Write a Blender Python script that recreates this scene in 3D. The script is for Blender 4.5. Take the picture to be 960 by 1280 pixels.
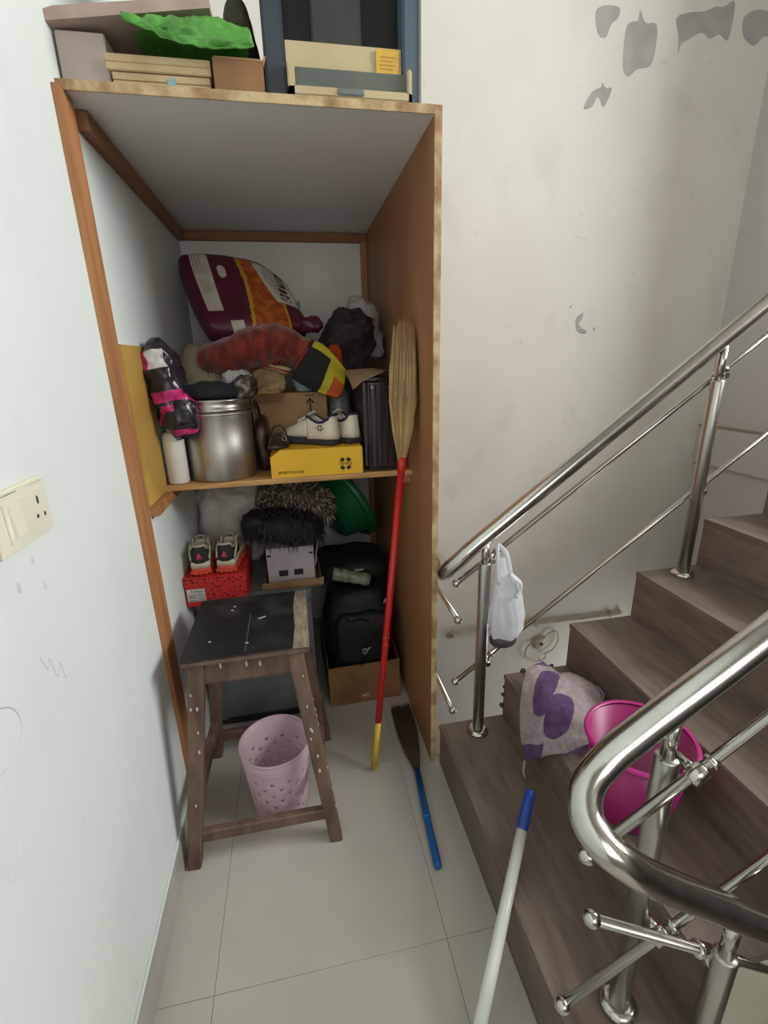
import bpy, bmesh, math, random
from mathutils import Vector, Matrix, noise
random.seed(7)
R = math.radians
SC = bpy.context.scene
COL = SC.collection
for o in list(bpy.data.objects):
    bpy.data.objects.remove(o)

# ------------------------------------------------------------------ camera
YAW, PITCH, ROLL, FPX = 0.1795, 0.3109, -0.0269, 585.98
cam = bpy.data.cameras.new('camera')
cam.sensor_fit = 'HORIZONTAL'
cam.sensor_width = 36.0
cam.lens = 36.0 * FPX / 960.0
cam.clip_start = 0.02
camo = bpy.data.objects.new('camera', cam)
COL.objects.link(camo)
_f = Vector((math.sin(YAW) * math.cos(PITCH), math.cos(YAW) * math.cos(PITCH), -math.sin(PITCH)))
_r = Vector((math.cos(YAW), -math.sin(YAW), 0))
_u = _r.cross(_f)
_r2 = math.cos(ROLL) * _r + math.sin(ROLL) * _u
_u2 = -math.sin(ROLL) * _r + math.cos(ROLL) * _u
_m = Matrix((_r2, _u2, -_f)).transposed().to_4x4()
_m.translation = Vector((0.459, -1.380, 1.482))
camo.matrix_world = _m
SC.camera = camo

# ------------------------------------------------------------------ light
SC.view_settings.view_transform = 'Standard'
SC.view_settings.look = 'None'
SC.view_settings.gamma = 1.0
SC.view_settings.use_curve_mapping = False
SC.view_settings.exposure = 0.0

wd = bpy.data.worlds.new('sky')
SC.world = wd
wd.use_nodes = True
wd.node_tree.nodes['Background'].inputs[0].default_value = (0.80, 0.90, 1.0, 1)
wd.node_tree.nodes['Background'].inputs[1].default_value = 1.2


def area(name, loc, rot, sx, sy, power, col):
    l = bpy.data.lights.new(name, 'AREA')
    l.shape = 'RECTANGLE'
    l.size, l.size_y, l.energy, l.color = sx, sy, power, col
    o = bpy.data.objects.new(name, l)
    o.location, o.rotation_euler = loc, rot
    COL.objects.link(o)
    return o


# daylight through the window on the stair landing; the front and lower lights are added fill
area('window_daylight_stair', (4.02, -1.25, 3.0), (0, R(90), 0), 1.3, 2.1, 168, (1.0, 0.997, 0.985))
area('front_window_fill', (0.95, -3.12, 1.9), (R(90), 0, 0), 1.5, 1.5, 13, (1.0, 0.95, 0.87))  # fill for the cupboard, from an unseen window added behind the viewer
area('stairwell_fill', (2.93, .62, -1.0), (0, R(90), 0), .8, .8, 10, (1.0, 0.99, 0.96))  # fill added to brighten the lower stairwell wall; no window stands there


# ------------------------------------------------------------------ materials
def lin(c):
    return tuple(((v / 255) / 12.92 if v / 255 <= 0.04045 else ((v / 255 + 0.055) / 1.055) ** 2.4) for v in c) + (1,)


MATS = {}


def M(name, col, rough=0.6, metal=0.0, col2=None, scale=6.0, stretch=(1, 1, 1), bump=0.0, bscale=80.0,
      spec=0.5, lo=0.35, hi=0.65, detail=5, trans=0.0, sheen=0.0, alpha=1.0, translucent=0.0, rot=(0, 0, 0), rvar=0.0):
    if name in MATS:
        return MATS[name]
    m = bpy.data.materials.new(name)
    m.use_nodes = True
    nt = m.node_tree
    n, l = nt.nodes, nt.links
    p = n['Principled BSDF']
    p.inputs['Roughness'].default_value = rough
    p.inputs['Metallic'].default_value = metal
    p.inputs['Specular IOR Level'].default_value = spec
    p.inputs['Transmission Weight'].default_value = trans
    p.inputs['Sheen Weight'].default_value = sheen
    p.inputs['Alpha'].default_value = alpha
    tc = n.new('ShaderNodeTexCoord')
    mp = n.new('ShaderNodeMapping')
    mp.inputs['Scale'].default_value = stretch
    mp.inputs['Rotation'].default_value = rot
    l.new(tc.outputs['Object'], mp.inputs['Vector'])
    if col2 is None:
        col2 = tuple(v * 0.88 for v in col)
    nz = n.new('ShaderNodeTexNoise')
    nz.inputs['Scale'].default_value = scale
    nz.inputs['Detail'].default_value = detail
    l.new(mp.outputs[0], nz.inputs['Vector'])
    rp = n.new('ShaderNodeValToRGB')
    rp.color_ramp.elements[0].position = lo
    rp.color_ramp.elements[1].position = hi
    rp.color_ramp.elements[0].color = lin(col2)
    rp.color_ramp.elements[1].color = lin(col)
    l.new(nz.outputs[0], rp.inputs[0])
    l.new(rp.outputs[0], p.inputs['Base Color'])
    if rvar:
        mr = n.new('ShaderNodeMapRange')
        mr.inputs['To Min'].default_value = rough
        mr.inputs['To Max'].default_value = rough + rvar
        l.new(nz.outputs[0], mr.inputs[0])
        l.new(mr.outputs[0], p.inputs['Roughness'])
    if bump:
        nb = n.new('ShaderNodeTexNoise')
        nb.inputs['Scale'].default_value = bscale
        nb.inputs['Detail'].default_value = 4
        l.new(mp.outputs[0], nb.inputs['Vector'])
        b = n.new('ShaderNodeBump')
        b.inputs['Strength'].default_value = bump
        b.inputs['Distance'].default_value = 0.01
        l.new(nb.outputs[0], b.inputs['Height'])
        l.new(b.outputs[0], p.inputs['Normal'])
    if translucent:
        tr = n.new('ShaderNodeBsdfTranslucent')
        l.new(rp.outputs[0], tr.inputs['Color'])
        mx = n.new('ShaderNodeMixShader')
        mx.inputs[0].default_value = translucent
        l.new(p.outputs[0], mx.inputs[1])
        l.new(tr.outputs[0], mx.inputs[2])
        l.new(mx.outputs[0], n['Material Output'].inputs[0])
    MATS[name] = m
    m['nodes_ready'] = True
    return m


def wall_mat(name, base, stain, patch, streaks=0.5, zlo=None):
    """painted plaster: base coat, soft dirt clouds, fine blotches"""
    m = bpy.data.materials.new(name)
    m.use_nodes = True
    nt = m.node_tree
    n, l = nt.nodes, nt.links
    p = n['Principled BSDF']
    p.inputs['Roughness'].default_value = 0.75
    p.inputs['Specular IOR Level'].default_value = 0.3
    tc = n.new('ShaderNodeTexCoord')
    last = None
    rgb = n.new('ShaderNodeRGB')
    rgb.outputs[0].default_value = lin(base)
    last = rgb.outputs[0]
    for (sc, det, lo, hi, colr, amt, st) in ((1.3, 6, .45, .75, stain, .55, (1, 1, 1)), (5.0, 8, .55, .75, patch, .30, (1, 1, .6)), (14.0, 3, .68, .76, patch, .35, (1, 1, 1))):
        mp = n.new('ShaderNodeMapping')
        mp.inputs['Scale'].default_value = st
        l.new(tc.outputs['Object'], mp.inputs[0])
        nz = n.new('ShaderNodeTexNoise')
        nz.inputs['Scale'].default_value = sc
        nz.inputs['Detail'].default_value = det
        l.new(mp.outputs[0], nz.inputs['Vector'])
        mr = n.new('ShaderNodeMapRange')
        mr.inputs['From Min'].default_value = lo
        mr.inputs['From Max'].default_value = hi
        mr.inputs['To Max'].default_value = amt * streaks
        l.new(nz.outputs[0], mr.inputs[0])
        mx = n.new('ShaderNodeMix')
        mx.data_type = 'RGBA'
        l.new(mr.outputs[0], mx.inputs['Factor'])
        l.new(last, mx.inputs['A'])
        mx.inputs['B'].default_value = lin(colr)
        last = mx.outputs['Result']
    l.new(last, p.inputs['Base Color'])
    nb = n.new('ShaderNodeTexNoise')
    nb.inputs['Scale'].default_value = 9
    nb.inputs['Detail'].default_value = 8
    l.new(tc.outputs['Object'], nb.inputs['Vector'])
    b = n.new('ShaderNodeBump')
    b.inputs['Strength'].default_value = 0.12
    b.inputs['Distance'].default_value = 0.02
    l.new(nb.outputs[0], b.inputs['Height'])
    l.new(b.outputs[0], p.inputs['Normal'])
    return m


m_wall_left = wall_mat('paint_cool_white', (220, 228, 223), (198, 207, 203), (184, 193, 189), 0.5)
m_wall_back = wall_mat('paint_warm_white', (229, 226, 219), (206, 201, 191), (180, 175, 167), 0.8)
m_wall_dull = wall_mat('paint_grey_white', (206, 204, 204), (190, 188, 186), (176, 174, 172), 0.6)
m_wall_far = wall_mat('unseen_wall_grey', (150, 146, 138), (138, 134, 126), (126, 122, 116), 0.6)  # unseen walls and ceiling, greyed to cut the bounce light
m_tile = M('floor_tile_gloss', (188, 183, 174), 0.24, col2=(180, 175, 166), scale=3, bump=0.0)
m_grout = M('grout', (176, 171, 162), 0.9)
m_skirt = M('skirting_tile', (172, 169, 162), 0.35, col2=(158, 154, 146), scale=5)
m_tread = M('stair_tile', (122, 106, 96), 0.42, col2=(101, 87, 79), scale=7, stretch=(6, 1, 6), bump=0.06, bscale=40, rvar=0.15)
m_cream = M('stringer_paint', (205, 202, 182), 0.8, col2=(186, 182, 164), scale=4)
m_steel = M('stainless_polished', (196, 193, 189), 0.16, 1.0, col2=(186, 183, 178), scale=30, rvar=0.06)
m_steel2 = M('stainless_brushed', (180, 177, 172), 0.26, 1.0, col2=(178, 176, 172), scale=30, rvar=0.1)
m_ply = M('plywood_face', (178, 128, 88), 0.5, col2=(148, 100, 66), scale=3, stretch=(1, 1.0, 0.25), bump=0.06, bscale=50)
m_plyedge = M('plywood_edge', (196, 172, 132), 0.7, col2=(146, 112, 76), scale=14, stretch=(1.2, 1, 1.2), lo=.36, hi=.60, bump=.2)
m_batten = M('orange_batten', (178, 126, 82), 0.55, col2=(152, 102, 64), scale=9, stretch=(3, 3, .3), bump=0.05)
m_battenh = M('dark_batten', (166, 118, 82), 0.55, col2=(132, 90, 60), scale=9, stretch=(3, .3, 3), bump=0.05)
m_lam = M('grey_laminate', (232, 231, 231), 0.5, col2=(222, 220, 220), scale=2)
m_shelf = M('shelf_wood', (198, 152, 98), 0.6, col2=(164, 118, 70), scale=8, stretch=(.3, 3, 3))


# ------------------------------------------------------------------ mesh helpers
class B:
    def __init__(s):
        s.bm = bmesh.new()

    def face(s, vs, mi=0, smooth=False):
        try:
            f = s.bm.faces.new(vs)
            f.material_index = mi
            f.smooth = smooth
            return f
        except ValueError:
            return None

    def box(s, x0, x1, y0, y1, z0, z1, bev=0.0, mi=0, mat=None, seg=2):
        tmp = bmesh.new()
        bmesh.ops.create_cube(tmp, size=1)
        for v in tmp.verts:
            v.co = Vector((x0 + (v.co.x + .5) * (x1 - x0), y0 + (v.co.y + .5) * (y1 - y0), z0 + (v.co.z + .5) * (z1 - z0)))
        if bev:
            bmesh.ops.bevel(tmp, geom=tmp.edges[:], offset=bev, segments=seg, affect='EDGES', clamp_overlap=True)
        s.merge(tmp, mat, mi, smooth=False)
        return s

    def merge(s, tmp, mat=None, mi=0, smooth=None):
        vm = {}
        for v in tmp.verts:
            vm[v] = s.bm.verts.new(mat @ v.co if mat else v.co)
        for f in tmp.faces:
            s.face([vm[v] for v in f.verts], mi, f.smooth if smooth is None else smooth)
        tmp.free()

    def rings(s, rings, closed=True, cap0=False, cap1=False, mi=0, smooth=True):
        vr = [[s.bm.verts.new(p) for p in r] for r in rings]
        n = len(rings[0])
        for a, b in zip(vr[:-1], vr[1:]):
            for i in range(n if closed else n - 1):
                j = (i + 1) % n
                s.face([a[i], a[j], b[j], b[i]], mi, smooth)
        if cap0:
            s.face(list(reversed(vr[0])), mi)
        if cap1:
            s.face(vr[-1], mi)
        return vr

    def tube(s, pts, r, seg=14, cap=True, mi=0, flat=1.0, up=None):
        pts = [Vector(p) for p in pts]
        n = len(pts)
        rs = r if isinstance(r, (list, tuple)) else [r] * n
        tans = []
        for i in range(n):
            t = (pts[min(i + 1, n - 1)] - pts[max(i - 1, 0)])
            tans.append(t.normalized())
        ref = Vector(up) if up else (Vector((0, 0, 1)) if abs(tans[0].z) < .9 else Vector((1, 0, 0)))
        a = tans[0].cross(ref).normalized()
        rings = []
        for i in range(n):
            t = tans[i]
            a = (a - t * a.dot(t)).normalized()
            b = t.cross(a)
            rings.append([pts[i] + rs[i] * (math.cos(2 * math.pi * k / seg) * a + flat * math.sin(2 * math.pi * k / seg) * b) for k in range(seg)])
        s.rings(rings, True, cap, cap, mi)
        return s

    def lathe(s, prof, seg=32, c=(0, 0, 0), mat=None, mi=0, sx=1, sy=1):
        rings = []
        for r, z in prof:
            ring = []
            for k in range(seg):
                a = 2 * math.pi * k / seg
                p = Vector((r * math.cos(a) * sx, r * math.sin(a) * sy, z))
                if mat:
                    p = mat @ p
                ring.append(p + Vector(c))
            rings.append(ring)
        s.rings(rings, True, prof[0][0] > 1e-5 and False, False, mi)
        if prof[0][0] > 1e-5 and prof[0] == prof[-1]:
            pass
        return s

    def grid(s, f, nu, nv, mi=None, smooth=True):
        vs = [[s.bm.verts.new(f(i / nu, j / nv)) for j in range(nv + 1)] for i in range(nu + 1)]
        for i in range(nu):
            for j in range(nv):
                k = mi((i + .5) / nu, (j + .5) / nv) if callable(mi) else (mi or 0)
                s.face([vs[i][j], vs[i + 1][j], vs[i + 1][j + 1], vs[i][j + 1]], k, smooth)
        return vs

    def blob(s, c, size, e1=.8, e2=.8, amp=.0, freq=8, ridged=False, seed=0, nu=44, nv=28, mat=None, mi=None, flatbase=None, amp2=0, freq2=30):
        c = Vector(c)
        off = Vector((seed * 13.1, seed * 7.7, seed * 3.3))

        def sp(v, e):
            return math.copysign(abs(v) ** e, v)
        rows = []
        for j in range(nv + 1):
            ph = -math.pi / 2 + math.pi * j / nv
            row = []
            for i in range(nu):
                th = 2 * math.pi * i / nu
                d = Vector((sp(math.cos(ph), e1) * sp(math.cos(th), e2), sp(math.cos(ph), e1) * sp(math.sin(th), e2), sp(math.sin(ph), e1)))
                p = Vector((d.x * size[0] / 2, d.y * size[1] / 2, d.z * size[2] / 2))
                q = p + off
                h = noise.noise(q * freq)
                if ridged:
                    h = 1 - 2.2 * abs(h) + .5 * (1 - 2 * abs(noise.noise(q * freq * 2.3)))
                h2 = noise.noise(q * freq2) if amp2 else 0
                nrm = Vector((d.x / size[0], d.y / size[1], d.z / size[2])).normalized()
                p = p + nrm * (h * amp + h2 * amp2)
                if mat:
                    p = mat @ p
                p = p + c
                if flatbase is not None and p.z < flatbase:
                    p.z = flatbase + (p.z - flatbase) * .02
                row.append(p)
            rows.append(row)
        vr = [[s.bm.verts.new(p) for p in r] for r in rows]
        for j in range(nv):
            for i in range(nu):
                k = (i + 1) % nu
                s.face([vr[j][i], vr[j][k], vr[j + 1][k], vr[j + 1][i]], mi(i / nu, j / nv) if mi else 0, True)
        bmesh.ops.remove_doubles(s.bm, verts=vr[0] + vr[-1], dist=1e-5)
        return s

    def poly(s, pts, depth, mi=0):
        """closed outline extruded by the vector depth"""
        a = [s.bm.verts.new(Vector(p)) for p in pts]
        b = [s.bm.verts.new(Vector(p) + Vector(depth)) for p in pts]
        n = len(a)
        s.face(list(reversed(a)), mi)
        s.face(b, mi)
        for i in range(n):
            s.face([a[i], a[(i + 1) % n], b[(i + 1) % n], b[i]], mi)
        return s

    def disc(s, c, r, nrm, seg=16, depth=.001, mi=0):
        nrm = Vector(nrm).normalized()
        a = nrm.orthogonal().normalized()
        b = nrm.cross(a)
        s.poly([Vector(c) + r * (math.cos(2 * math.pi * k / seg) * a + math.sin(2 * math.pi * k / seg) * b) for k in range(seg)], nrm * depth, mi)
        return s


def crv(pts, n=8, closed=False):
    """Catmull-Rom through the points"""
    P = [Vector(p) for p in pts]
    out = []
    m = len(P)
    for i in range(m if closed else m - 1):
        p0 = P[i - 1] if (i > 0 or closed) else P[0] * 2 - P[1]
        p1 = P[i]
        p2 = P[(i + 1) % m]
        p3 = P[(i + 2) % m] if (i + 2 < m or closed) else P[-1] * 2 - P[-2]
        for k in range(n):
            t = k / n
            out.append(.5 * ((2 * p1) + (p2 - p0) * t + (2 * p0 - 5 * p1 + 4 * p2 - p3) * t * t + (3 * p1 - p0 - 3 * p2 + p3) * t ** 3))
    if not closed:
        out.append(P[-1])
    return out


def net(ctrl):
    """smooth surface through a grid of control points -> f(u,v)"""
    def cr(P, t):
        m = len(P) - 1
        x = min(max(t * m, 0), m - 1e-6)
        i = int(x)
        t = x - i
        p1, p2 = P[i], P[i + 1]
        p0 = P[i - 1] if i > 0 else p1 * 2 - p2
        p3 = P[i + 2] if i + 2 <= m else p2 * 2 - p1
        return .5 * ((2 * p1) + (p2 - p0) * t + (2 * p0 - 5 * p1 + 4 * p2 - p3) * t * t + (3 * p1 - p0 - 3 * p2 + p3) * t ** 3)
    C = [[Vector(p) for p in row] for row in ctrl]

    def f(u, v):
        return cr([cr(row, v) for row in C], u)
    return f


def obj(name, b, mat, parent=None, smooth_angle=None, mods=()):
    me = bpy.data.meshes.new(name)
    bm = b.bm if isinstance(b, B) else b
    bmesh.ops.recalc_face_normals(bm, faces=bm.faces[:])
    if parent is not None:
        org = parent_world(parent)
    else:
        xs = [v.co for v in bm.verts]
        org = Vector(((min(v.x for v in xs) + max(v.x for v in xs)) / 2, (min(v.y for v in xs) + max(v.y for v in xs)) / 2, min(v.z for v in xs)))
    bmesh.ops.translate(bm, verts=bm.verts[:], vec=-org)
    bm.to_mesh(me)
    bm.free()
    for m in (mat if isinstance(mat, (list, tuple)) else [mat]):
        me.materials.append(m)
    o = bpy.data.objects.new(name, me)
    COL.objects.link(o)
    if parent is not None:
        o.parent = parent
    else:
        o.location = org
    for typ, kw in mods:
        md = o.modifiers.new(typ.lower(), typ)
        for k, v in kw.items():
            setattr(md, k, v)
    return o


def parent_world(o):
    p = Vector((0, 0, 0))
    while o is not None:
        p += o.location
        o = o.parent
    return p


def tag(o, label, cat, group=None):
    o['label'] = label
    o['category'] = cat
    if group:
        o['group'] = group
    return o


def thing(name, loc, label, cat, group=None):
    o = bpy.data.objects.new(name, None)
    o.location = loc
    o.empty_display_size = .05
    COL.objects.link(o)
    return tag(o, label, cat, group)


def struct(name, b, mat, parent=None, **kw):
    o = obj(name, b, mat, parent, **kw)
    if parent is None:
        o['kind'] = 'structure'
    return o


def bx(*a, **k):
    return B().box(*a, **k)


def text(name, body, size, mat, parent, origin, xdir, ydir, depth=.0008, align='LEFT'):
    """flat lettering laid out along xdir / ydir from origin (world space)"""
    cu = bpy.data.curves.new(name, 'FONT')
    cu.body = body
    cu.size = size
    cu.align_x = align
    cu.extrude = depth
    cu.resolution_u = 3
    t = bpy.data.objects.new(name, cu)
    COL.objects.link(t)
    bpy.context.view_layer.update()
    me = bpy.data.meshes.new_from_object(t)
    bpy.data.objects.remove(t)
    me.materials.clear()
    x, y = Vector(xdir).normalized(), Vector(ydir).normalized()
    z = x.cross(y)
    mt = Matrix((x, y, z)).transposed().to_4x4()
    mt.translation = Vector(origin) - parent_world(parent)
    me.transform(mt)
    me.materials.append(mat)
    o = bpy.data.objects.new(name, me)
    COL.objects.link(o)
    o.parent = parent
    return o


SOLID = lambda t, off=0: ('SOLIDIFY', dict(thickness=t, offset=off))
SUB = lambda n=1: ('SUBSURF', dict(levels=n, render_levels=n))

# ------------------------------------------------------------------ setting
D = 1.193            # back wall
W = 0.886            # cupboard outer width
RS, TR = 0.1815, 0.2482   # stair riser, tread
XS, SY0, SY1 = 0.901, -0.92, -0.007
ZB, ZC = -1.75, 4.0

wall_left = struct('wall_left', bx(-.12, 0, -3.3, D + .12, ZB, ZC), m_wall_left)
wall_back = struct('wall_back', bx(0, 3.12, D, D + .12, ZB, ZC), m_wall_back)
wall_right = struct('wall_right', bx(3.0, 3.12, .10, D, ZB, ZC), m_wall_dull)
struct('ledge', bx(2.965, 3.0, .10, D, .81, 1.045, bev=.006), m_wall_dull, wall_right)
struct('ledge_dust', bx(2.963, 3.0, .10, D, 1.045, 1.053, bev=.002), M('ledge_dust', (172, 156, 136), .9), wall_right)
struct('wall_landing', bx(3.12, 4.22, .0, .12, ZB, ZC), m_wall_dull)


def holed(name, axis, pos, th, a0, a1, z0, z1, ha0, ha1, hz0, hz1, mat):
    b = B()
    for (p, q, r, s) in ((a0, ha0, z0, z1), (ha1, a1, z0, z1), (ha0, ha1, z0, hz0), (ha0, ha1, hz1, z1)):
        if axis == 'x':
            b.box(pos, pos + th, p, q, r, s)
        else:
            b.box(p, q, pos, pos + th, r, s)
    return struct(name, b, mat)


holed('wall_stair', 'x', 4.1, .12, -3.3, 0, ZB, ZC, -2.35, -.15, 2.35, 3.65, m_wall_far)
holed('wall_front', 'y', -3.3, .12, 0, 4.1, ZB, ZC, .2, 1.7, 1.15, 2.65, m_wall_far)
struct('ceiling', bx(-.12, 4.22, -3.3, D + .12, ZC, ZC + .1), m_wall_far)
m_frame = M('window_frame', (225, 225, 220), .5)
for nm, ax, pos, a0, a1, z0, z1 in (('window_1', 'x', 4.15, -2.35, -.15, 2.35, 3.65), ('window_2', 'y', -3.25, .2, 1.7, 1.15, 2.65)):  # the one behind the viewer is unseen, added with the front fill
    b = B()
    mid = (a0 + a1) / 2
    for p, q, r, s in ((a0, a0 + .05, z0, z1), (a1 - .05, a1, z0, z1), (mid - .025, mid + .025, z0, z1), (a0, a1, z0, z0 + .05), (a0, a1, z1 - .05, z1)):
        if ax == 'x':
            b.box(pos, pos + .04, p, q, r, s)
        else:
            b.box(p, q, pos, pos + .04, r, s)
    struct(nm, b, m_frame)

# floor slab with separate tiles
b = B()
b.box(0, .97, 0, D, -.14, -.004)
b.box(0, XS, SY0 - .02, 0, -.14, -.004)
b.box(0, 1.15, -3.18, SY0 - .02, -.14, -.004)
floor = struct('floor', b, m_grout)
TS, g = .6, .0005


def tile_rect(x0, x1, y0, y1):
    if x1 - x0 > .01 and y1 - y0 > .01:
        o = obj('tile', bx(x0 + g, x1 - g, y0 + g, y1 - g, -.004, 0, bev=.0006, seg=1), m_tile, floor)


ys = [D, .63, .03, -.57, -1.17, -1.77, -2.37, -2.97, -3.18]
xsj = [0, .147, .747, 1.347]
for a, bb in zip(ys[1:], ys[:-1]):
    for c, d_ in zip(xsj[:-1], xsj[1:]):
        if a >= .03:
            tile_rect(c, min(d_, .97), a, bb)
        elif bb > -.57 + .001:
            tile_rect(c, min(d_, XS), a, bb)
        elif a > -1.18 and bb < -.5:
            if d_ <= XS:
                tile_rect(c, d_, a, bb)
            else:
                tile_rect(c, XS, SY0 - .02, bb)
                tile_rect(c, 1.15, a, SY0 - .02)
        else:
            tile_rect(c, min(d_, 1.15), a, bb)
struct('floor_lower', bx(.0, 4.1, -3.2, D, ZB - .1, ZB), m_skirt)
struct('floor_landing', bx(XS + 8 * TR + .002, 4.1, -3.0, -.007, 9 * RS - .15, 9 * RS), m_tread)

b = B()
b.box(0, .012, -3.18, -.06, 0, .10, bev=.002)
base = struct('baseboard_left', b, m_skirt)
struct('plaster_bead', bx(0, .007, -3.18, -.06, .10, .107, bev=.002), m_wall_left, base)

# stairs: pale concrete flight clad with dark tiles
stairs = bpy.data.objects.new('staircase', None)
stairs.location = (XS, (SY0 + SY1) / 2, 0)
COL.objects.link(stairs)
stairs['kind'] = 'structure'
tag(stairs, 'flight of dark brown tiled steps climbing beside the cupboard', 'stairs')
prof = [(XS + .013, 0)]
N = 8
for i in range(N):
    prof.append((XS + .013 + i * TR, (i + 1) * RS - .018))
    prof.append((XS + .013 + (i + 1) * TR, (i + 1) * RS - .018))
prof += [(XS + N * TR + .01, N * RS - .3), (XS + .35, -.10), (XS + .013, -.10)]
b = B()
b.poly([(x, SY0 + .004, z) for x, z in prof], (0, SY1 - SY0 - .008, 0))
obj('flight_body', b, m_cream, stairs)
for i in range(N):
    x0, z1 = XS + i * TR, (i + 1) * RS
    obj('tread', bx(x0 - .006, x0 + TR + .004, SY0, SY1, z1 - .018, z1, bev=.003), m_tread, stairs)
    obj('riser', bx(x0, x0 + .013, SY0, SY1, i * RS, z1 - .018), m_tread, stairs)
m_mortar = M('mortar', (92, 82, 76), .9)
for k, (x, z, s) in enumerate(((1.147, .222, .015), (1.147, .272, .012), (1.22, .366, .013), (1.335, .367, .012), (1.149, .305, .009))):
    obj('mortar_lump', B().blob((x, SY1 - .001, z), (s * 1.5, s * 1.3, s * 1.2), amp=.004, freq=90, seed=k, nu=14, nv=10), m_mortar, stairs)
# descending flight on the viewer's side
dn = bpy.data.objects.new('staircase', None)
dn.location = (1.15, -1.5, -1)
COL.objects.link(dn)
dn['kind'] = 'structure'
tag(dn, 'flight of dark brown tiled steps going down behind the near railing', 'stairs')
for i in range(8):
    x0, z1 = 1.15 + i * TR, -(i + 1) * RS
    obj('tread', bx(x0, x0 + TR + .004, -1.95, SY0 - .04, z1 - .03, z1, bev=.003), m_tread, dn)
    obj('riser', bx(x0 - .012, x0, -1.95, SY0 - .04, z1, z1 + RS - .0301), m_tread, dn)

# bare plaster patches on the back wall
m_bare = M('bare_plaster', (168, 166, 164), .95, col2=(182, 180, 177), scale=12, bump=.3, bscale=60)
patches = [
    [(2.001, 3.011), (2.022, 3.039), (2.075, 3.049), (2.122, 3.041), (2.119, 3.005), (2.085, 2.978), (2.066, 2.929), (2.023, 2.938)],
    [(2.166, 2.887), (2.173, 2.985), (2.226, 3.004), (2.232, 3.044), (2.266, 2.998), (2.327, 2.997), (2.337, 2.911), (2.319, 2.835), (2.251, 2.818), (2.211, 2.787), (2.178, 2.807)],
    [(2.431, 3.029), (2.497, 3.055), (2.575, 3.065), (2.638, 3.088), (2.683, 3.091), (2.735, 3.12), (2.748, 3.066), (2.735, 2.965), (2.684, 2.986), (2.633, 2.964), (2.583, 2.985), (2.517, 2.955), (2.476, 2.931), (2.465, 2.895), (2.457, 2.96)],
    [(2.806, 3.058), (2.867, 3.094), (2.947, 3.094), (2.99, 3.09), (2.99, 3.004), (2.94, 2.995), (2.893, 2.954), (2.823, 2.987)],
    [(1.981, 2.645), (2.017, 2.711), (2.065, 2.736), (2.068, 2.752), (2.092, 2.732), (2.122, 2.736), (2.114, 2.701), (2.093, 2.661), (2.08, 2.66), (2.053, 2.697), (2.024, 2.653)],
    [(2.044, 1.674), (2.061, 1.698), (2.084, 1.711), (2.082, 1.682), (2.066, 1.657), (2.083, 1.632), (2.114, 1.619), (2.111, 1.602), (2.06, 1.615)],
    [(2.000, 1.742), (2.008, 1.750), (2.010, 1.735)], [(2.155, 1.628), (2.17, 1.636), (2.165, 1.618)]]
for k, pl in enumerate(patches):
    c = crv([(x, D - .0015, z) for x, z in pl], 3, True)
    obj('bare_patch', B().poly(c, (0, .003, 0)), m_bare, wall_back)
# pencil marks on the left wall
m_pencil = M('pencil_mark', (207, 214, 210), .9)
for pl in ([(-.60, 1.02), (-.585, .985), (-.575, 1.0), (-.565, .955), (-.55, .975), (-.54, .935), (-.525, .945)],
           [(-.75, 1.03), (-.70, 1.0), (-.685, .965), (-.70, .94), (-.735, .925), (-.77, .93)], [(-.745, .83), (-.76, .80), (-.78, .785), (-.80, .772)]):
    obj('pencil_mark', B().tube(crv([(.0, y, z) for y, z in pl], 5), .0012, 5), m_pencil, wall_left)
m_smudge = M('smudge', (210, 215, 211), .9)
for y, z, s in ((-.545, 1.175, .008), (-.60, 1.15, .012), (-.53, 1.12, .01)):
    obj('smudge', B().blob((0.0, y, z), (.0016, s, s * 1.6), amp=0, nu=12, nv=8), m_smudge, wall_left)

# ------------------------------------------------------------------ railings
def ball(b, p, r, seg=14):
    b.lathe([(max(1e-4, r * math.sin(math.pi * k / 10)), -r * math.cos(math.pi * k / 10)) for k in range(11)], seg, p)


def post(parent, x, y, z0, ztop, zrail, flange=True):
    p = obj('post', B().lathe([(1e-4, z0), (.0200, z0), (.0200, ztop - .004), (.018, ztop), (1e-4, ztop)], 24, (x, y, 0)), m_steel2, parent)
    obj('rail_pin', B().tube([(x, y, ztop - .01), (x, y, zrail)], .0125, 14), m_steel, p)
    if flange:
        obj('base_flange', B().lathe([(1e-4, z0), (.038, z0), (.038, z0 + .006), (.03, z0 + .014), (.023, z0 + .016), (1e-4, z0 + .016)], 28, (x, y, 0)), m_steel, p)
    return p


def clamp(parent, x, y, z, d, side):
    """rod holder: short boss from post to rod plus a square block along the rod"""
    d = Vector(d).normalized()
    b = B()
    b.tube([(x, y - side * .038, z), (x, y, z)], .009, 10)
    q = Vector((x, y, z))
    b.tube([q - d * .016, q - d * .014, q + d * .014, q + d * .016], [.010, .0145, .0145, .010], 12)
    b.tube([q + d * .026, q + d * .034], .014, 8)
    obj('rod_clamp', b, m_steel, parent)


def rod(parent, p0, p1, ends=(True, False), r=.0088):
    o = obj('rod', B().tube([p0, p1], r, 12), m_steel, parent)
    for e, p in zip(ends, (p0, p1)):
        if e:
            b = B()
            ball(b, p, .0145)
            obj('ball_end', b, m_steel, o)


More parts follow.
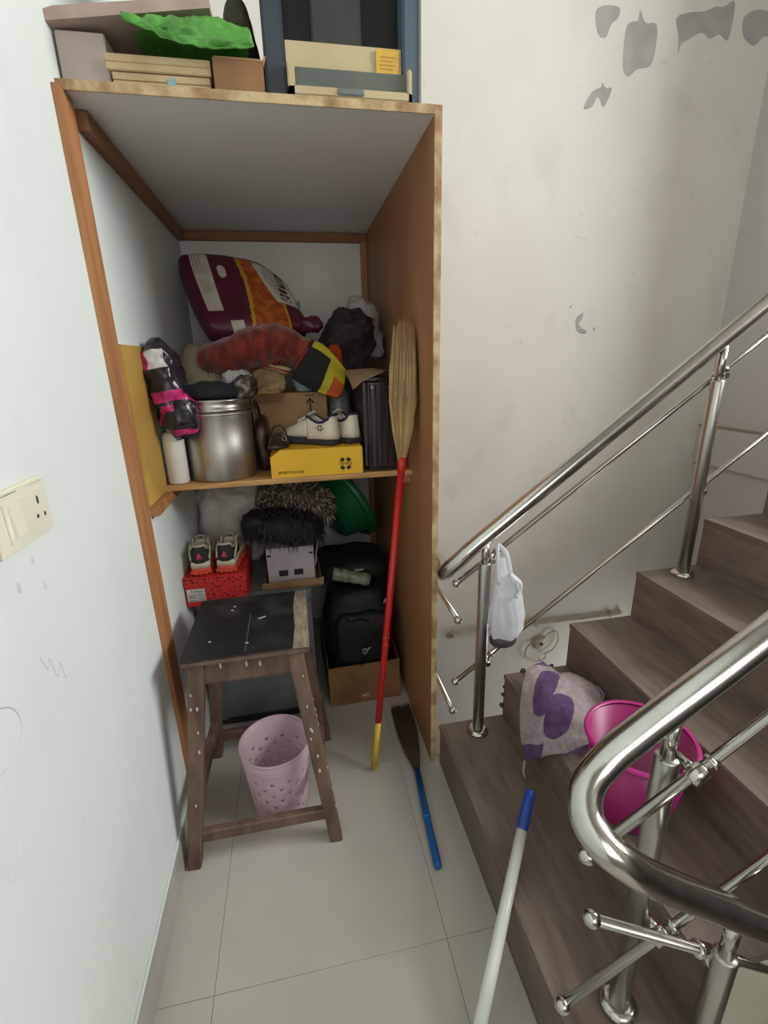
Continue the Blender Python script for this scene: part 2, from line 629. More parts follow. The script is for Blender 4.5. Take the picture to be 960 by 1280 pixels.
far = thing('stair_railing', (1.025, -.068, RS), 'steel stair railing beside the cupboard with the white bag on it', 'railing', )
fz = lambda x: .930 + .772 * (x - 1.005)
path = [(x, -.068, fz(x)) for x in (2.75, 2.2, 1.6, 1.1, .985)] + [(.945, -.066, .878), (.918, -.055, .848), (.905, -.03, .818), (.908, .005, .796), (.925, .05, .787), (.93, .10, .785)]
path = crv(path, 6) + [(.93, .3, .785), (.93, .8, .785), (.93, D, .785)]
obj('handrail', B().tube(path, .0255, 20), m_steel, far)
for i, x in ((0, 1.025), (3, 1.78), (6, 2.52)):
    post(far, x, -.068, (i + 1) * RS, (i + 1) * RS + .672, fz(x) - .02)
F1 = lambda x: .772 + .739 * (x - .942)
F2 = lambda x: .382 + .750 * (x - .946)
rod(far, (.942, -.032, F1(.942)), (2.7, -.032, F1(2.7)))
rod(far, (.946, -.032, F2(.946)), (2.7, -.032, F2(2.7)))
for x in (1.025, 1.78, 2.52):
    clamp(far, x + .028, -.032, F1(x + .028), (1, 0, .74), 1)
    clamp(far, x + .028, -.032, F2(x + .028), (1, 0, .74), 1)
post(far, .95, .55, 0.0, .64 + .06, .77)
for z in (.64, .236):
    rod(far, (.95, -.035 if z > .5 else 0.0, z - .006), (.95, D, z))

near = thing('stair_railing', (1.026, -.854, RS), 'steel stair railing bending round beside the pink bucket', 'railing')
nz_ = lambda x: .941 + .745 * (x - 1.017)
path = [(x, -.854, nz_(x)) for x in (2.6, 2.0, 1.4, 1.1, .96)] + [(.905, -.858, .858), (.868, -.872, .832), (.850, -.900, .808), (.858, -.932, .788), (.888, -.949, .764), (.945, -.951, .713)] + [(x, -.951, .713 - .755 * (x - .945)) for x in (1.1, 1.6, 2.2)]
obj('handrail', B().tube(crv(path, 7), .0262, 22), m_steel, near)
for i, x in ((0, 1.026), (3, 1.775), (6, 2.52)):
    post(near, x, -.854, (i + 1) * RS, (i + 1) * RS + .66, nz_(x) - .02)
G1 = lambda x: .800 + .76 * (x - .995)
G2 = lambda x: .425 + .70 * (x - 1.005)
rod(near, (.868, -.893, G1(.868) + .005), (2.5, -.893, G1(2.5)))
rod(near, (.862, -.893, G2(.862)), (2.5, -.893, G2(2.5)))
for x in (1.026, 1.775):
    clamp(near, x + .02, -.893, G1(x + .02), (1, 0, .74), -1)
    clamp(near, x + .02, -.893, G2(x + .02), (1, 0, .74), -1)
H = lambda x: .713 - .755 * (x - .945)
for x, zf in ((1.125, 0.0), (1.9, -4 * RS)):
    post(near, x, -.951, zf, H(x) - .10, H(x) - .015, True)
rod(near, (.873, -.918, .598), (2.1, -.918, .598 - .68 * (2.1 - .873)))
clamp(near, 1.115, -.918, .598 - .68 * (1.115 - .873), (1, 0, -.68), 1)
rod(near, (.873, -.918, .20), (2.1, -.918, .20 - .68 * (2.1 - .873)))

# conduit and old socket box in the stairwell
con = thing('wall_conduit', (1.95, D, -.23), 'thin cream pipe running along the stairwell wall below the railing', 'pipe')
m_pipe = M('cream_pipe', (198, 190, 172), .7, col2=(176, 166, 148), scale=14)
obj('pipe', B().tube(crv([(1.34, D - .008, -.262), (1.345, D - .016, -.226), (1.40, D - .017, -.224), (2.0, D - .017, -.235), (2.54, D - .017, -.241), (2.575, D - .017, -.215)], 6), .012, 10), m_pipe, con)
for x in (1.36, 1.95, 2.5):
    obj('pipe_clip', bx(x - .008, x + .008, D - .032, D, -.256, -.212, bev=.003), m_pipe, con)
sk = thing('socket_box', (1.995, D, -.45), 'old open socket box with loose cables on the stairwell wall', 'socket')
obj('back_plate', B().lathe([(1e-4, 0), (.055, 0), (.052, .012), (.03, .018), (1e-4, .02)], 20, (1.995, D, -.395), Matrix.Rotation(R(90), 3, 'X')), M('aged_plastic', (206, 198, 178), .6, col2=(178, 160, 130), scale=30), sk)
m_cable = M('cream_cable', (196, 188, 166), .6)
obj('cable', B().tube(crv([(1.97, D - .015, -.37), (1.90, D - .02, -.40), (1.885, D - .02, -.47), (1.95, D - .02, -.53), (2.03, D - .02, -.52), (2.04, D - .02, -.47)], 6), .0045, 6), m_cable, sk)
obj('cable', B().tube(crv([(2.01, D - .015, -.36), (2.07, D - .02, -.31), (2.115, D - .02, -.33), (2.12, D - .02, -.40), (2.08, D - .02, -.46), (2.02, D - .02, -.48)], 6), .0045, 6), m_cable, sk)
obj('knob', B().blob((2.0, D - .025, -.40), (.018, .014, .018), nu=12, nv=8), M('dark_knob', (96, 74, 48), .6), sk)

# ------------------------------------------------------------------ switch plate
sw = thing('switch_socket_plate', (0, -.555, 1.21), 'cream switch and three pin socket plate on the white side wall', 'switch plate')
m_cp = M('cream_plastic', (226, 224, 206), .35, col2=(220, 217, 198))
m_hole = M('pin_hole', (60, 58, 50), .8)
obj('back_box', bx(0, .012, -.65, -.478, 1.208, 1.308, bev=.005), m_cp, sw)
obj('face_plate', bx(.012, .016, -.645, -.483, 1.213, 1.303, bev=.003), m_cp, sw)
obj('switch_surround', bx(.016, .0185, -.615, -.494, 1.228, 1.292, bev=.001), m_cp, sw)
rk = B()
rk.poly([(.0185, -.606, 1.235), (.0185, -.606, 1.285), (.0205, -.606, 1.285), (.025, -.606, 1.237)], (0, .03, 0))
obj('rocker', rk, m_cp, sw)
for y, z, a, c in ((-.520, 1.274, .003, .0075), (-.530, 1.248, .0035, .0035), (-.507, 1.246, .0028, .004)):
    obj('pin_hole', B().poly([(.0185, y + a * math.cos(t * math.pi / 6), z + c * math.sin(t * math.pi / 6)) for t in range(12)], (.0006, 0, 0)), m_hole, sw)

# ------------------------------------------------------------------ cupboard
PT = .018
cup = thing('open_cupboard', (W / 2, .6, 0), 'tall open plywood cupboard built into the corner against the white wall', 'cupboard')
obj('side_panel', bx(W - PT, W, .002, D, 0, 2.09), m_ply, cup)
obj('side_panel_edge', bx(W - PT - .001, W + .001, 0, .0025, 0, 2.092), m_plyedge, cup)
obj('top_board', bx(0, W - PT, .002, D, 2.074, 2.09), m_lam, cup)
obj('top_board_edge', bx(0, W - PT, -.001, .0025, 2.072, 2.092), m_plyedge, cup)
obj('wall_batten', bx(0, .014, -.03, .05, 0, 2.072, bev=.001), m_batten, cup)
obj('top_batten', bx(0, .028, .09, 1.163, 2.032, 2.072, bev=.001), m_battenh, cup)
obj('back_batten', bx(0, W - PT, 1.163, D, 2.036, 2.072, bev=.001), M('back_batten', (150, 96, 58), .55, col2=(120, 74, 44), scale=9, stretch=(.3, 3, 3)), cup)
obj('corner_batten', bx(W - PT - .028, W - PT, 1.163, D, 0, 2.036, bev=.001), m_batten, cup)
sh = obj('shelf', bx(.004, W - PT, .275, 1.163, 1.080, 1.097), m_shelf, cup)
obj('shelf_edge', bx(.004, W - PT, .2735, .2752, 1.079, 1.098), M('shelf_edge', (205, 164, 108), .65, col2=(170, 122, 72), scale=20, stretch=(.3, 2, 4)), sh)
obj('shelf_cleat', bx(0, .028, .095, 1.16, 1.046, 1.079, bev=.002), m_batten, cup)
obj('shelf_cleat', bx(W - PT - .028, W - PT, .29, 1.16, 1.046, 1.079, bev=.002), m_batten, cup)

# ------------------------------------------------------------------ things standing on the cupboard
ZT = 2.092
m_card = M('cardboard', (178, 142, 102), .85, col2=(160, 124, 86), scale=10, bump=.05)
m_card_d = M('cardboard_dark', (146, 108, 74), .85, col2=(122, 88, 58), scale=8, bump=.05)
m_card_p = M('cardboard_pale', (200, 178, 142), .85, col2=(178, 152, 114), scale=10, bump=.05)
m_mauve = M('mauve_card', (186, 170, 162), .85, col2=(168, 152, 146), scale=7)
mc = thing('pinkish_carton', (.06, .2, ZT), 'pinkish grey carton with a long flap on top of the cupboard', 'carton')
obj('body', bx(.006, .108, .035, .42, ZT, 2.196, bev=.002), m_mauve, mc)
b = B()
fl = lambda x: 2.198 + .14 * x
b.poly([(.001, .012, fl(0)), (.345, .012, fl(.345)), (.345, .012, fl(.345) + .021), (.02, .012, fl(.02) + .024), (.001, .012, fl(0) + .02)], (0, .40, 0))
obj('flap', b, M('mauve_flap', (180, 158, 148), .85, col2=(160, 138, 128), scale=9), mc)
tag(obj('brown_crate', bx(.114, .335, .335, .50, ZT, 2.185, bev=.002), M('red_brown_wood', (124, 82, 66), .7, col2=(96, 60, 48), scale=9, stretch=(.4, 2, 3))), 'reddish brown wooden box behind the flat cartons on the cupboard', 'box')
t = thing('flat_carton', (.22, .17, ZT), 'lower flat cardboard carton with a small blue sticker', 'carton')
obj('body', bx(.115, .328, .022, .325, ZT, 2.122, bev=.0015), m_card_p, t)
obj('flap_seam', bx(.115, .328, .0212, .0222, 2.106, 2.108), m_card_d, t)
obj('sticker', bx(.232, .252, .0205, .0222, 2.101, 2.115), M('blue_sticker', (138, 168, 172), .5), t)
t = thing('flat_carton', (.22, .17, 2.123), 'upper flat cardboard carton under the green bag', 'carton')
obj('body', bx(.106, .332, .018, .32, 2.1235, 2.154, bev=.0015), m_card_p, t)
obj('flap_seam', bx(.106, .332, .0172, .0182, 2.138, 2.1395), m_card, t)
t = thing('small_carton', (.395, .1, ZT), 'small brown open carton next to the old printer', 'carton')
bt = B()
bt.box(.338, .452, .012, .016, ZT, 2.158)
bt.box(.338, .452, .176, .18, ZT, 2.158)
bt.box(.338, .342, .016, .176, ZT, 2.158)
bt.box(.448, .452, .016, .176, ZT, 2.158)
bt.box(.342, .448, .016, .176, ZT, ZT + .004)
obj('body', bt, m_card_d, t)
for sx, pts in ((0, [(.340, .014, 2.158), (.345, .05, 2.174), (.345, .15, 2.174), (.340, .178, 2.158)]), (1, [(.45, .014, 2.158), (.457, .03, 2.176), (.457, .16, 2.176), (.45, .178, 2.158)])):
    obj('flap', B().poly(pts, (.003, 0, 0)), m_card, t)
obj('flap', B().poly([(.342, .013, 2.158), (.448, .013, 2.158), (.440, .06, 2.168), (.35, .06, 2.168)], (0, 0, .003)), m_card, t)
# green bag lying over the flat cartons
m_green = M('green_plastic', (122, 196, 98), .25, col2=(92, 162, 72), scale=16, translucent=.35)
f = net([[(.165, .16, 2.218), (.16, .08, 2.222), (.158, .02, 2.218), (.16, -.004, 2.208), (.165, -.008, 2.200)],
         [(.225, .20, 2.215), (.225, .08, 2.224), (.222, .01, 2.216), (.222, -.010, 2.196), (.222, -.014, 2.178)],
         [(.29, .20, 2.20), (.29, .08, 2.228), (.285, .01, 2.218), (.28, -.014, 2.186), (.275, -.016, 2.160)],
         [(.36, .20, 2.20), (.36, .08, 2.23), (.36, .01, 2.222), (.35, -.014, 2.186), (.345, -.014, 2.158)],
         [(.415, .18, 2.20), (.42, .08, 2.222), (.425, .02, 2.214), (.432, -.008, 2.186), (.436, -.012, 2.166)]])


def fgreen(u, v):
    p = f(u, v)
    q = Vector((u * 5, v * 4, 3))
    p.z += .007 * (1 - 2 * abs(noise.noise(q))) - .004
    p.y += .010 * (abs(noise.noise(q * 1.7)) * 2 - 1)
    return p


tag(obj('green_plastic_bag', B().grid(fgreen, 46, 30) and (lambda bb: (bb.grid(fgreen, 46, 30), bb)[1])(B()), m_green, mods=[SOLID(.0035)]), 'crumpled green plastic bag draped over cartons on the cupboard', 'plastic bag')
tag(obj('dark_cloth_bundle', B().blob((.394, .30, 2.25), (.085, .20, .33), .6, .7, amp=.016, freq=14, seed=3, flatbase=ZT), M('dark_olive_cloth', (70, 66, 50), .9, col2=(36, 34, 28), scale=14, lo=.4, hi=.6, bump=.2)), 'dark olive cloth bundle between green bag and old printer', 'cloth')

# old printer
m_blue = M('blue_grey_plastic', (86, 102, 116), .45, col2=(76, 92, 106), scale=4)
m_blue_d = M('dark_blue_grey_plastic', (58, 66, 74), .45, col2=(48, 55, 62), scale=4)
m_beige = M('beige_plastic', (196, 180, 142), .5, col2=(184, 166, 128), scale=5)
m_blk = M('black_plastic', (26, 27, 32), .35, col2=(20, 20, 24), scale=5)
pr = thing('old_printer', (.65, .25, ZT), 'old blue grey office printer with beige tray on top of the cupboard', 'printer')
obj('body', bx(.455, .845, .10, .48, ZT, 2.55, bev=.006), m_blk, pr)
obj('side_pillar', bx(.455, .505, .035, .10, ZT, 2.55, bev=.006), m_blue_d, pr)
obj('side_pillar', bx(.795, .842, .035, .10, ZT, 2.55, bev=.005), m_blue, pr)
obj('chrome_strip', bx(.834, .839, .031, .036, ZT, 2.55, bev=.0015), m_steel2, pr)
b = B()
b.poly([(.507, .045, 2.118), (.507, .045, 2.218), (.515, .052, 2.222), (.793, .052, 2.222), (.793, .045, 2.118)], (0, .05, 0))
obj('front_panel', b, m_beige, pr)
stk = obj('sticker', bx(.728, .786, .0435, .0452, 2.165, 2.216), M('yellow_sticker', (226, 178, 62), .5, col2=(206, 166, 74), scale=60), pr)
for k in range(4):
    obj('print_line', bx(.738, .776 - .006 * (k % 2), .043, .0436, 2.199 - k * .008, 2.2015 - k * .008), M('sticker_print', (176, 140, 60), .6), stk)
tr_ = B()
tr_.box(.507, .525, .012, .05, ZT + .006, 2.165, bev=.003)
tr_.box(.800, .812, .012, .05, ZT + .006, 2.165, bev=.003)
tr_.box(.507, .812, .012, .05, ZT + .006, 2.118, bev=.003)
obj('paper_tray', tr_, m_beige, pr)
obj('tray_inset', bx(.525, .800, .026, .05, 2.118, 2.160, bev=.002), M('grey_green_plastic', (98, 106, 98), .4, col2=(86, 94, 88), scale=6), pr)
obj('tray_handle', bx(.625, .69, .008, .014, 2.102, 2.116, bev=.002), M('handle_grey', (118, 128, 126), .4), pr)
obj('centre_panel', bx(.575, .70, .085, .101, 2.222, 2.55, bev=.004), M('charcoal_panel', (70, 70, 66), .5, col2=(52, 52, 50), scale=4), pr)

# ------------------------------------------------------------------ upper shelf
ZS = 1.0985
t = bx(.002, .008, .088, .295, 1.0805, 1.545)
tag(obj('ochre_card_sheet', t, M('ochre_card', (190, 152, 74), .8, col2=(170, 132, 60), scale=5)), 'ochre cardboard sheet standing on the shelf end against the wall', 'cardboard sheet')
m_whitepl = M('white_plastic', (228, 226, 220), .35, col2=(214, 212, 206), scale=8)
bo = thing('white_bottle', (.046, .318, ZS), 'white cylindrical bottle beside the steel drum', 'bottle')
obj('body', B().lathe([(1e-4, 0), (.032, 0), (.035, .004), (.035, .160), (.030, .172), (.016, .178), (1e-4, .178)], 26, (.046, .318, ZS)), m_whitepl, bo)
obj('cap', B().lathe([(1e-4, .178), (.017, .178), (.017, .195), (.014, .198), (1e-4, .198)], 20, (.046, .318, ZS)), m_whitepl, bo)

# black and pink packet standing above the bottle
m_bagblk = M('black_print_plastic', (28, 26, 34), .22, col2=(46, 42, 52), scale=22, lo=.45, hi=.6)
m_pink = M('pink_print_plastic', (206, 52, 128), .25, col2=(168, 34, 98), scale=18)
m_lbl = M('white_print_plastic', (205, 205, 206), .25, col2=(120, 116, 122), scale=26, lo=.38, hi=.5)


def pk(u, v):
    a = (u * 2 * math.pi)
    return 0
def pkm(i, j):
    # i around, j bottom->top
    if .10 < j < .46 and .55 < i < .98:
        d = abs(((i - .76) / .17) ** 2 + ((j - .29) / .13) ** 2)
        if .75 < d < 1.35:
            return 1
    if .60 < j < .76 and .68 < i < .82:
        return 2
    if .60 < j < .74 and .60 < i < .68:
        return 1
    if .46 < j < .50 and .6 < i < .9:
        return 1
    return 0


pk_o = thing('black_pink_packet', (.065, .27, 1.26), 'shiny black and pink plastic packet leaning above the white bottle', 'packet')
obj('packet_body', B().blob((.062, .305, 1.41), (.098, .13, .30), .7, .75, amp=.010, freq=16, ridged=True, seed=5, nu=72, nv=56, mat=Matrix.Rotation(R(-8), 3, 'Y'), mi=pkm, amp2=.003, freq2=60), [m_bagblk, m_pink, m_lbl], pk_o)
obj('packet_fold', B().blob((.105, .262, 1.335), (.075, .05, .12), .7, .8, amp=.008, freq=24, ridged=True, seed=8, nu=44, nv=30, mi=lambda i, j: 1 if (j > .72 or j < .25 or i < .56) else 0), [m_bagblk, m_pink], pk_o)

# steel drum
dr = thing('steel_drum', (.188, .392, ZS), 'round brushed steel storage drum with a rimmed lid', 'drum')
m_drum = M('dull_steel', (196, 193, 188), .40, 1.0, col2=(172, 168, 162), scale=4, stretch=(8, 8, .25), rvar=.12)
obj('body', B().lathe([(1e-4, 0), (.114, 0), (.117, .003), (.117, .234), (1e-4, .234)], 48, (.188, .392, ZS)), m_drum, dr)
lid = obj('lid', B().lathe([(1e-4, .236), (.120, .236), (.1215, .240), (.1205, .246), (.118, .248), (.1185, .268), (.1205, .271), (.119, .276), (.112, .277), (.10, .272), (1e-4, .272)], 48, (.188, .392, ZS)), m_steel2, dr)
obj('rolled_band', B().lathe([(.1165, .222), (.1195, .225), (.1195, .229), (.1165, .232)], 48, (.188, .392, ZS)), m_drum, dr)
m_navy = M('black_cloth', (28, 28, 36), .9, col2=(18, 18, 24), scale=20, bump=.15)
tag(obj('black_cloth', B().blob((.175, .395, 1.397), (.235, .21, .062), .8, .9, amp=.012, freq=18, seed=11, flatbase=1.3765), m_navy), 'folded black cloth lying on the steel drum', 'cloth')
tag(obj('foil_pouch', B().blob((.292, .375, 1.405), (.07, .07, .055), .8, .8, amp=.012, freq=32, ridged=True, seed=12, mat=Matrix.Rotation(R(-35), 3, 'Y')), M('grey_foil', (122, 114, 108), .25, .6, col2=(66, 58, 54), scale=30)), 'crumpled grey foil pouch at the rim of the steel drum', 'pouch')
tag(obj('white_paper_scrap', B().blob((.262, .47, 1.43), (.085, .07, .05), .6, .7, amp=.01, freq=28, ridged=True, seed=14), M('white_paper', (196, 194, 190), .8)), 'crumpled white paper behind the black cloth', 'paper')

# cream sack and pile at the back of the shelf
m_creamc = M('cream_cloth', (178, 166, 140), .9, col2=(146, 132, 108), scale=7, bump=.15)
tag(obj('cream_cloth_sack', B().blob((.135, .80, 1.335), (.25, .44, .47), .55, .6, amp=.022, freq=8, seed=15, flatbase=ZS, nu=56, nv=40, amp2=.004, freq2=30), m_creamc), 'cream cloth sack standing behind the steel drum', 'sack')

# cardboard carton with arrow
ca = thing('arrow_carton', (.44, .76, ZS), 'brown cardboard carton with a printed arrow behind the sneakers', 'carton')
obj('body', bx(.295, .59, .575, 1.0, ZS, 1.372, bev=.0015), m_card, ca)
obj('flap', B().poly([(.30, .572, 1.371), (.43, .572, 1.371), (.405, .535, 1.348), (.315, .535, 1.345)], (0, .002, .003)), m_card_d, ca)
m_ink = M('black_ink', (38, 32, 28), .8)
b = B()
b.poly([(.521, .5745, 1.262), (.527, .5745, 1.262), (.527, .5745, 1.338), (.521, .5745, 1.338)], (0, -.0008, 0))
b.poly([(.507, .5745, 1.332), (.524, .5745, 1.352), (.541, .5745, 1.332), (.536, .5745, 1.328), (.524, .5745, 1.342), (.512, .5745, 1.328)], (0, -.0009, 0))
b.poly([(.507, .5745, 1.358), (.541, .5745, 1.358), (.541, .5745, 1.362), (.507, .5745, 1.362)], (0, -.0008, 0))
obj('printed_arrow', b, m_ink, ca)
t = thing('ochre_tray', (.36, .62, 1.3735), 'small ochre cardboard tray on the arrow carton', 'tray')
tb = B()
tb.box(.31, .405, .585, .66, 1.3735, 1.378)
tb.box(.31, .405, .585, .589, 1.378, 1.402)
tb.box(.31, .405, .656, .66, 1.378, 1.402)
tb.box(.31, .314, .589, .656, 1.378, 1.402)
tb.box(.401, .405, .589, .656, 1.378, 1.402)
obj('tray_shell', tb, M('ochre_tray_card', (190, 148, 86), .8, col2=(168, 126, 70)), t)
tag(obj('tan_rag', B().blob((.372, .622, 1.425), (.115, .075, .075), .7, .7, amp=.016, freq=24, ridged=True, seed=17), M('tan_rag', (176, 150, 110), .9, col2=(140, 114, 80), scale=16, bump=.2)), 'crumpled tan rag in the ochre tray', 'cloth')


def stripe(i, j):
    return int((j * 14)) % 3


tag(obj('striped_rag', B().blob((.405, .60, 1.468), (.13, .07, .035), .7, .8, amp=.008, freq=26, seed=18, nu=50, nv=44, mat=Matrix.Rotation(R(14), 3, 'Y'), mi=stripe), [M('rag_red', (150, 60, 46), .9), M('rag_cream', (196, 170, 126), .9), M('rag_cream2', (186, 160, 118), .9)]), 'red and cream striped rag under the rust blanket', 'cloth')
bw = tag(obj('blue_bowl', B().lathe([(1e-4, 0), (.032, 0), (.036, .004), (.050, .045), (.052, .047), (.049, .047), (.034, .006), (1e-4, .005)], 30, (.508, .64, 1.3735)), M('pale_blue_plastic', (176, 192, 204), .35)), 'pale blue plastic bowl on the arrow carton', 'bowl')

# rice bag
m_mar = M('maroon_print', (96, 28, 52), .38, col2=(74, 20, 40), scale=9, bump=.08, bscale=14)
m_or = M('rice_print', (186, 98, 34), .4, col2=(148, 66, 22), scale=34, lo=.4, hi=.6)
m_ye = M('yellow_print', (208, 156, 44), .4)
m_wh = M('white_print', (204, 196, 184), .4, col2=(188, 180, 168), scale=20)
m_gr = M('grey_print', (150, 142, 132), .4)
RB = net([[(.012, .95, 1.915), (.045, .88, 1.80), (.09, .80, 1.685), (.140, .72, 1.572)],
          [(.165, .96, 1.915), (.195, .87, 1.805), (.225, .79, 1.69), (.26, .71, 1.575)],
          [(.345, .97, 1.885), (.365, .88, 1.785), (.385, .80, 1.685), (.405, .72, 1.582)],
          [(.475, .98, 1.79), (.50, .90, 1.725), (.53, .83, 1.655), (.560, .77, 1.592)]])
nrmB = Vector((.12, -.83, .55)).normalized()


def rb_side(sgn):
    def fn(u, v):
        p = RB(u, v)
        kc = .09 * abs(2 * u - 1) ** 5 * abs(2 * v - 1) ** 5
        p = p.lerp(RB(.5, .5), kc)
        e = min(u, 1 - u) * 1.0
        g_ = min(v, 1 - v)
        th = (1 - (1 - min(1, e / .09)) ** 2.6) ** .5 * (1 - (1 - min(1, g_ / .16)) ** 2.6) ** .5
        w = noise.noise(Vector((u * 7, v * 5, sgn * 4))) * .006
        return p + nrmB * sgn * ((.062 if sgn > 0 else .05) * th + w * th)
    return fn


def rb_mat(u, v):
    if .12 < u < .27 and v < .76:
        return 3
    if ((u - .36) / .035) ** 2 + ((v - .30) / .075) ** 2 < 1:
        return 3
    c = .47 + .04 * math.sin(v * 3.0)
    if c < u < c + .03:
        return 2
    lim = .60 + .33 * max(0, (v - .1)) ** 1.2
    if u > lim + .0 and v < .62:
        return 4 if v < .12 else 3
    if c + .03 <= u < .80:
        return 1
    if .80 <= u < .815 and v >= .6:
        return 2
    if .30 < u < .42 and v > .88:
        return 3
    return 0


b = B()
b.grid(rb_side(1), 110, 80, rb_mat)
b.grid(rb_side(-1), 40, 30, 0)
bmesh.ops.remove_doubles(b.bm, verts=b.bm.verts[:], dist=.0008)
rice = thing('rice_bag', (.28, .82, 1.56), 'large maroon and orange printed rice bag lying on top of the shelf pile', 'bag')
obj('sack', b, [m_mar, m_or, m_ye, m_wh, m_gr], rice)
rf = rb_side(1)


def decal(name, u0, u1, v0, v1, mat, lift=.0012, nu=8, nv=8):
    bb = B()
    bb.grid(lambda u, v: rf(u0 + (u1 - u0) * u, v0 + (v1 - v0) * v) + nrmB * lift, nu, nv)
    return obj(name, bb, mat, rice)


m_tx = M('brown_print', (58, 36, 34), .5)
# sideways lettering "basmati", stroke by stroke on the curved sack: each letter is a small stack of bars
def stroke_text(word, u0, u1, v0, v1):
    F = {'b': ['10', '10', '11', '11', '11'], 'a': ['00', '11', '11', '11', '11'], 's': ['00', '11', '10', '01', '11'],
         'm': ['000', '111', '111', '101', '101'], 't': ['10', '11', '10', '10', '11'], 'i': ['1', '0', '1', '1', '1']}
    tot = sum(len(F[c][0]) + 1 for c in word)
    k = 0
    bb = B()
    for c in word:
        rows = F[c]
        for ri, row in enumerate(rows):
            for ci, ch in enumerate(row):
                if ch == '1':
                    va, vb = v0 + (v1 - v0) * (k + ci) / tot, v0 + (v1 - v0) * (k + ci + 1) / tot
                    ub, ua = u1 - (u1 - u0) * ri / 5, u1 - (u1 - u0) * (ri + 1) / 5
                    bb.grid(lambda u, v: rf(ua + (ub - ua) * u, va + (vb - va) * v) + nrmB * .0012, 2, 2)
        k += len(rows[0]) + 1
    obj('lettering', bb, m_tx, rice)


stroke_text('basmati', .80, .905, .05, .58)
for k in range(5):
    decal('print_line', .69 + k * .022, .698 + k * .022, .16 + .02 * k, .36 + .03 * k, m_gr)
for k in range(4):
    decal('print_line', .15 + k * .022, .157 + k * .022, .42, .56, m_gr)
for k in range(3):
    decal('print_line', .13 + .03 * k, .145 + .03 * k, .08, .33, M('faint_print', (176, 166, 156), .5))
obj('tied_corner', B().blob(rf(.97, .90) + Vector((.016, 0, -.006)), (.085, .05, .038), amp=.014, freq=30, ridged=True, seed=21, nu=24, nv=16), m_mar, rice)
obj('blue_tab', B().blob(rf(.965, .55), (.018, .02, .045), amp=.003, freq=40, seed=22, nu=14, nv=10), M('blue_print', (72, 120, 150), .4), rice)

# rust blanket roll: a furry hank bent over the pile
m_rust = M('rust_pile', (140, 50, 36), .95, col2=(98, 30, 25), scale=40, stretch=(1, 1, .35), lo=.4, hi=.6, bump=.5, bscale=120, sheen=.4)
path = crv([(.135, .63, 1.505), (.23, .585, 1.515), (.32, .565, 1.545), (.42, .565, 1.558), (.50, .565, 1.53), (.555, .555, 1.50)], 9)
nn = len(path)
rr_ = [.055 + .018 * math.sin(math.pi * min(1, k / nn * 1.3)) for k in range(nn)]
b = B()
b.tube(path, rr_, 40, flat=.95)
for v in b.bm.verts:
    q = v.co * 26
    v.co += Vector((noise.noise(q), noise.noise(q + Vector((5, 0, 0))), noise.noise(q + Vector((0, 9, 0))))) * .008
rb = thing('rust_blanket', (.35, .57, 1.44), 'rolled rust red fleecy blanket below the rice bag', 'blanket')
obj('fleece_roll', b, m_rust, rb)
tf = B()
for k in range(900):
    i = random.randrange(1, nn - 1)
    a = random.uniform(0, 2 * math.pi)
    t_ = (path[min(i + 1, nn - 1)] - path[i - 1]).normalized()
    s_ = t_.cross(Vector((0, 0, 1))).normalized()
    w_ = s_.cross(t_)
    d_ = (math.cos(a) * s_ + math.sin(a) * w_)
    p = path[i] + d_ * rr_[i] * .96
    q = p + d_ * .007 + Vector((random.uniform(-.004, .004), random.uniform(-.004, .004), -.010))
    tt = t_ * .0022
    tf.face([tf.bm.verts.new(p - tt), tf.bm.verts.new(p + tt), tf.bm.verts.new(q)])
obj('fleece_tufts', tf, m_rust, rb)['kind'] = 'stuff'

# patchwork cloth hanging beside the blanket
PW = net([[(.545, .53, 1.565), (.585, .515, 1.545), (.625, .505, 1.505), (.665, .50, 1.452)],
          [(.515, .505, 1.525), (.56, .485, 1.50), (.605, .475, 1.465), (.655, .475, 1.412)],
          [(.48, .495, 1.48), (.525, .475, 1.445), (.58, .465, 1.41), (.645, .468, 1.378)],
          [(.452, .50, 1.44), (.50, .485, 1.405), (.56, .475, 1.375), (.625, .47, 1.352)]])


def pwm(u, v):
    if v > .78 and u > .45:
        return 2
    if v > .62 or (u < .18 and v > .1):
        return 1
    return 0


pw = thing('patchwork_cloth', (.57, .5, 1.36), 'black, yellow and orange patchwork cloth hanging over the carton', 'cloth')
obj('patches', B().grid(PW, 1, 1) and (lambda bb: (bb.grid(lambda u, v: PW(u, v) + Vector((0, -.006 * math.sin(u * 9 + v * 4), 0)), 40, 40, pwm), bb)[1])(B()), [M('patch_black', (30, 30, 32), .9, col2=(22, 22, 24)), M('patch_yellow', (188, 176, 36), .85, col2=(166, 150, 30)), M('patch_orange', (190, 84, 30), .85, col2=(166, 66, 22))], pw, mods=[SOLID(.012, 0)])
obj('red_hem', B().tube([PW(t / 12, 0.02) + Vector((0, -.008, 0)) for t in range(13)], .004, 6), M('hem_red', (150, 36, 46), .9), pw)

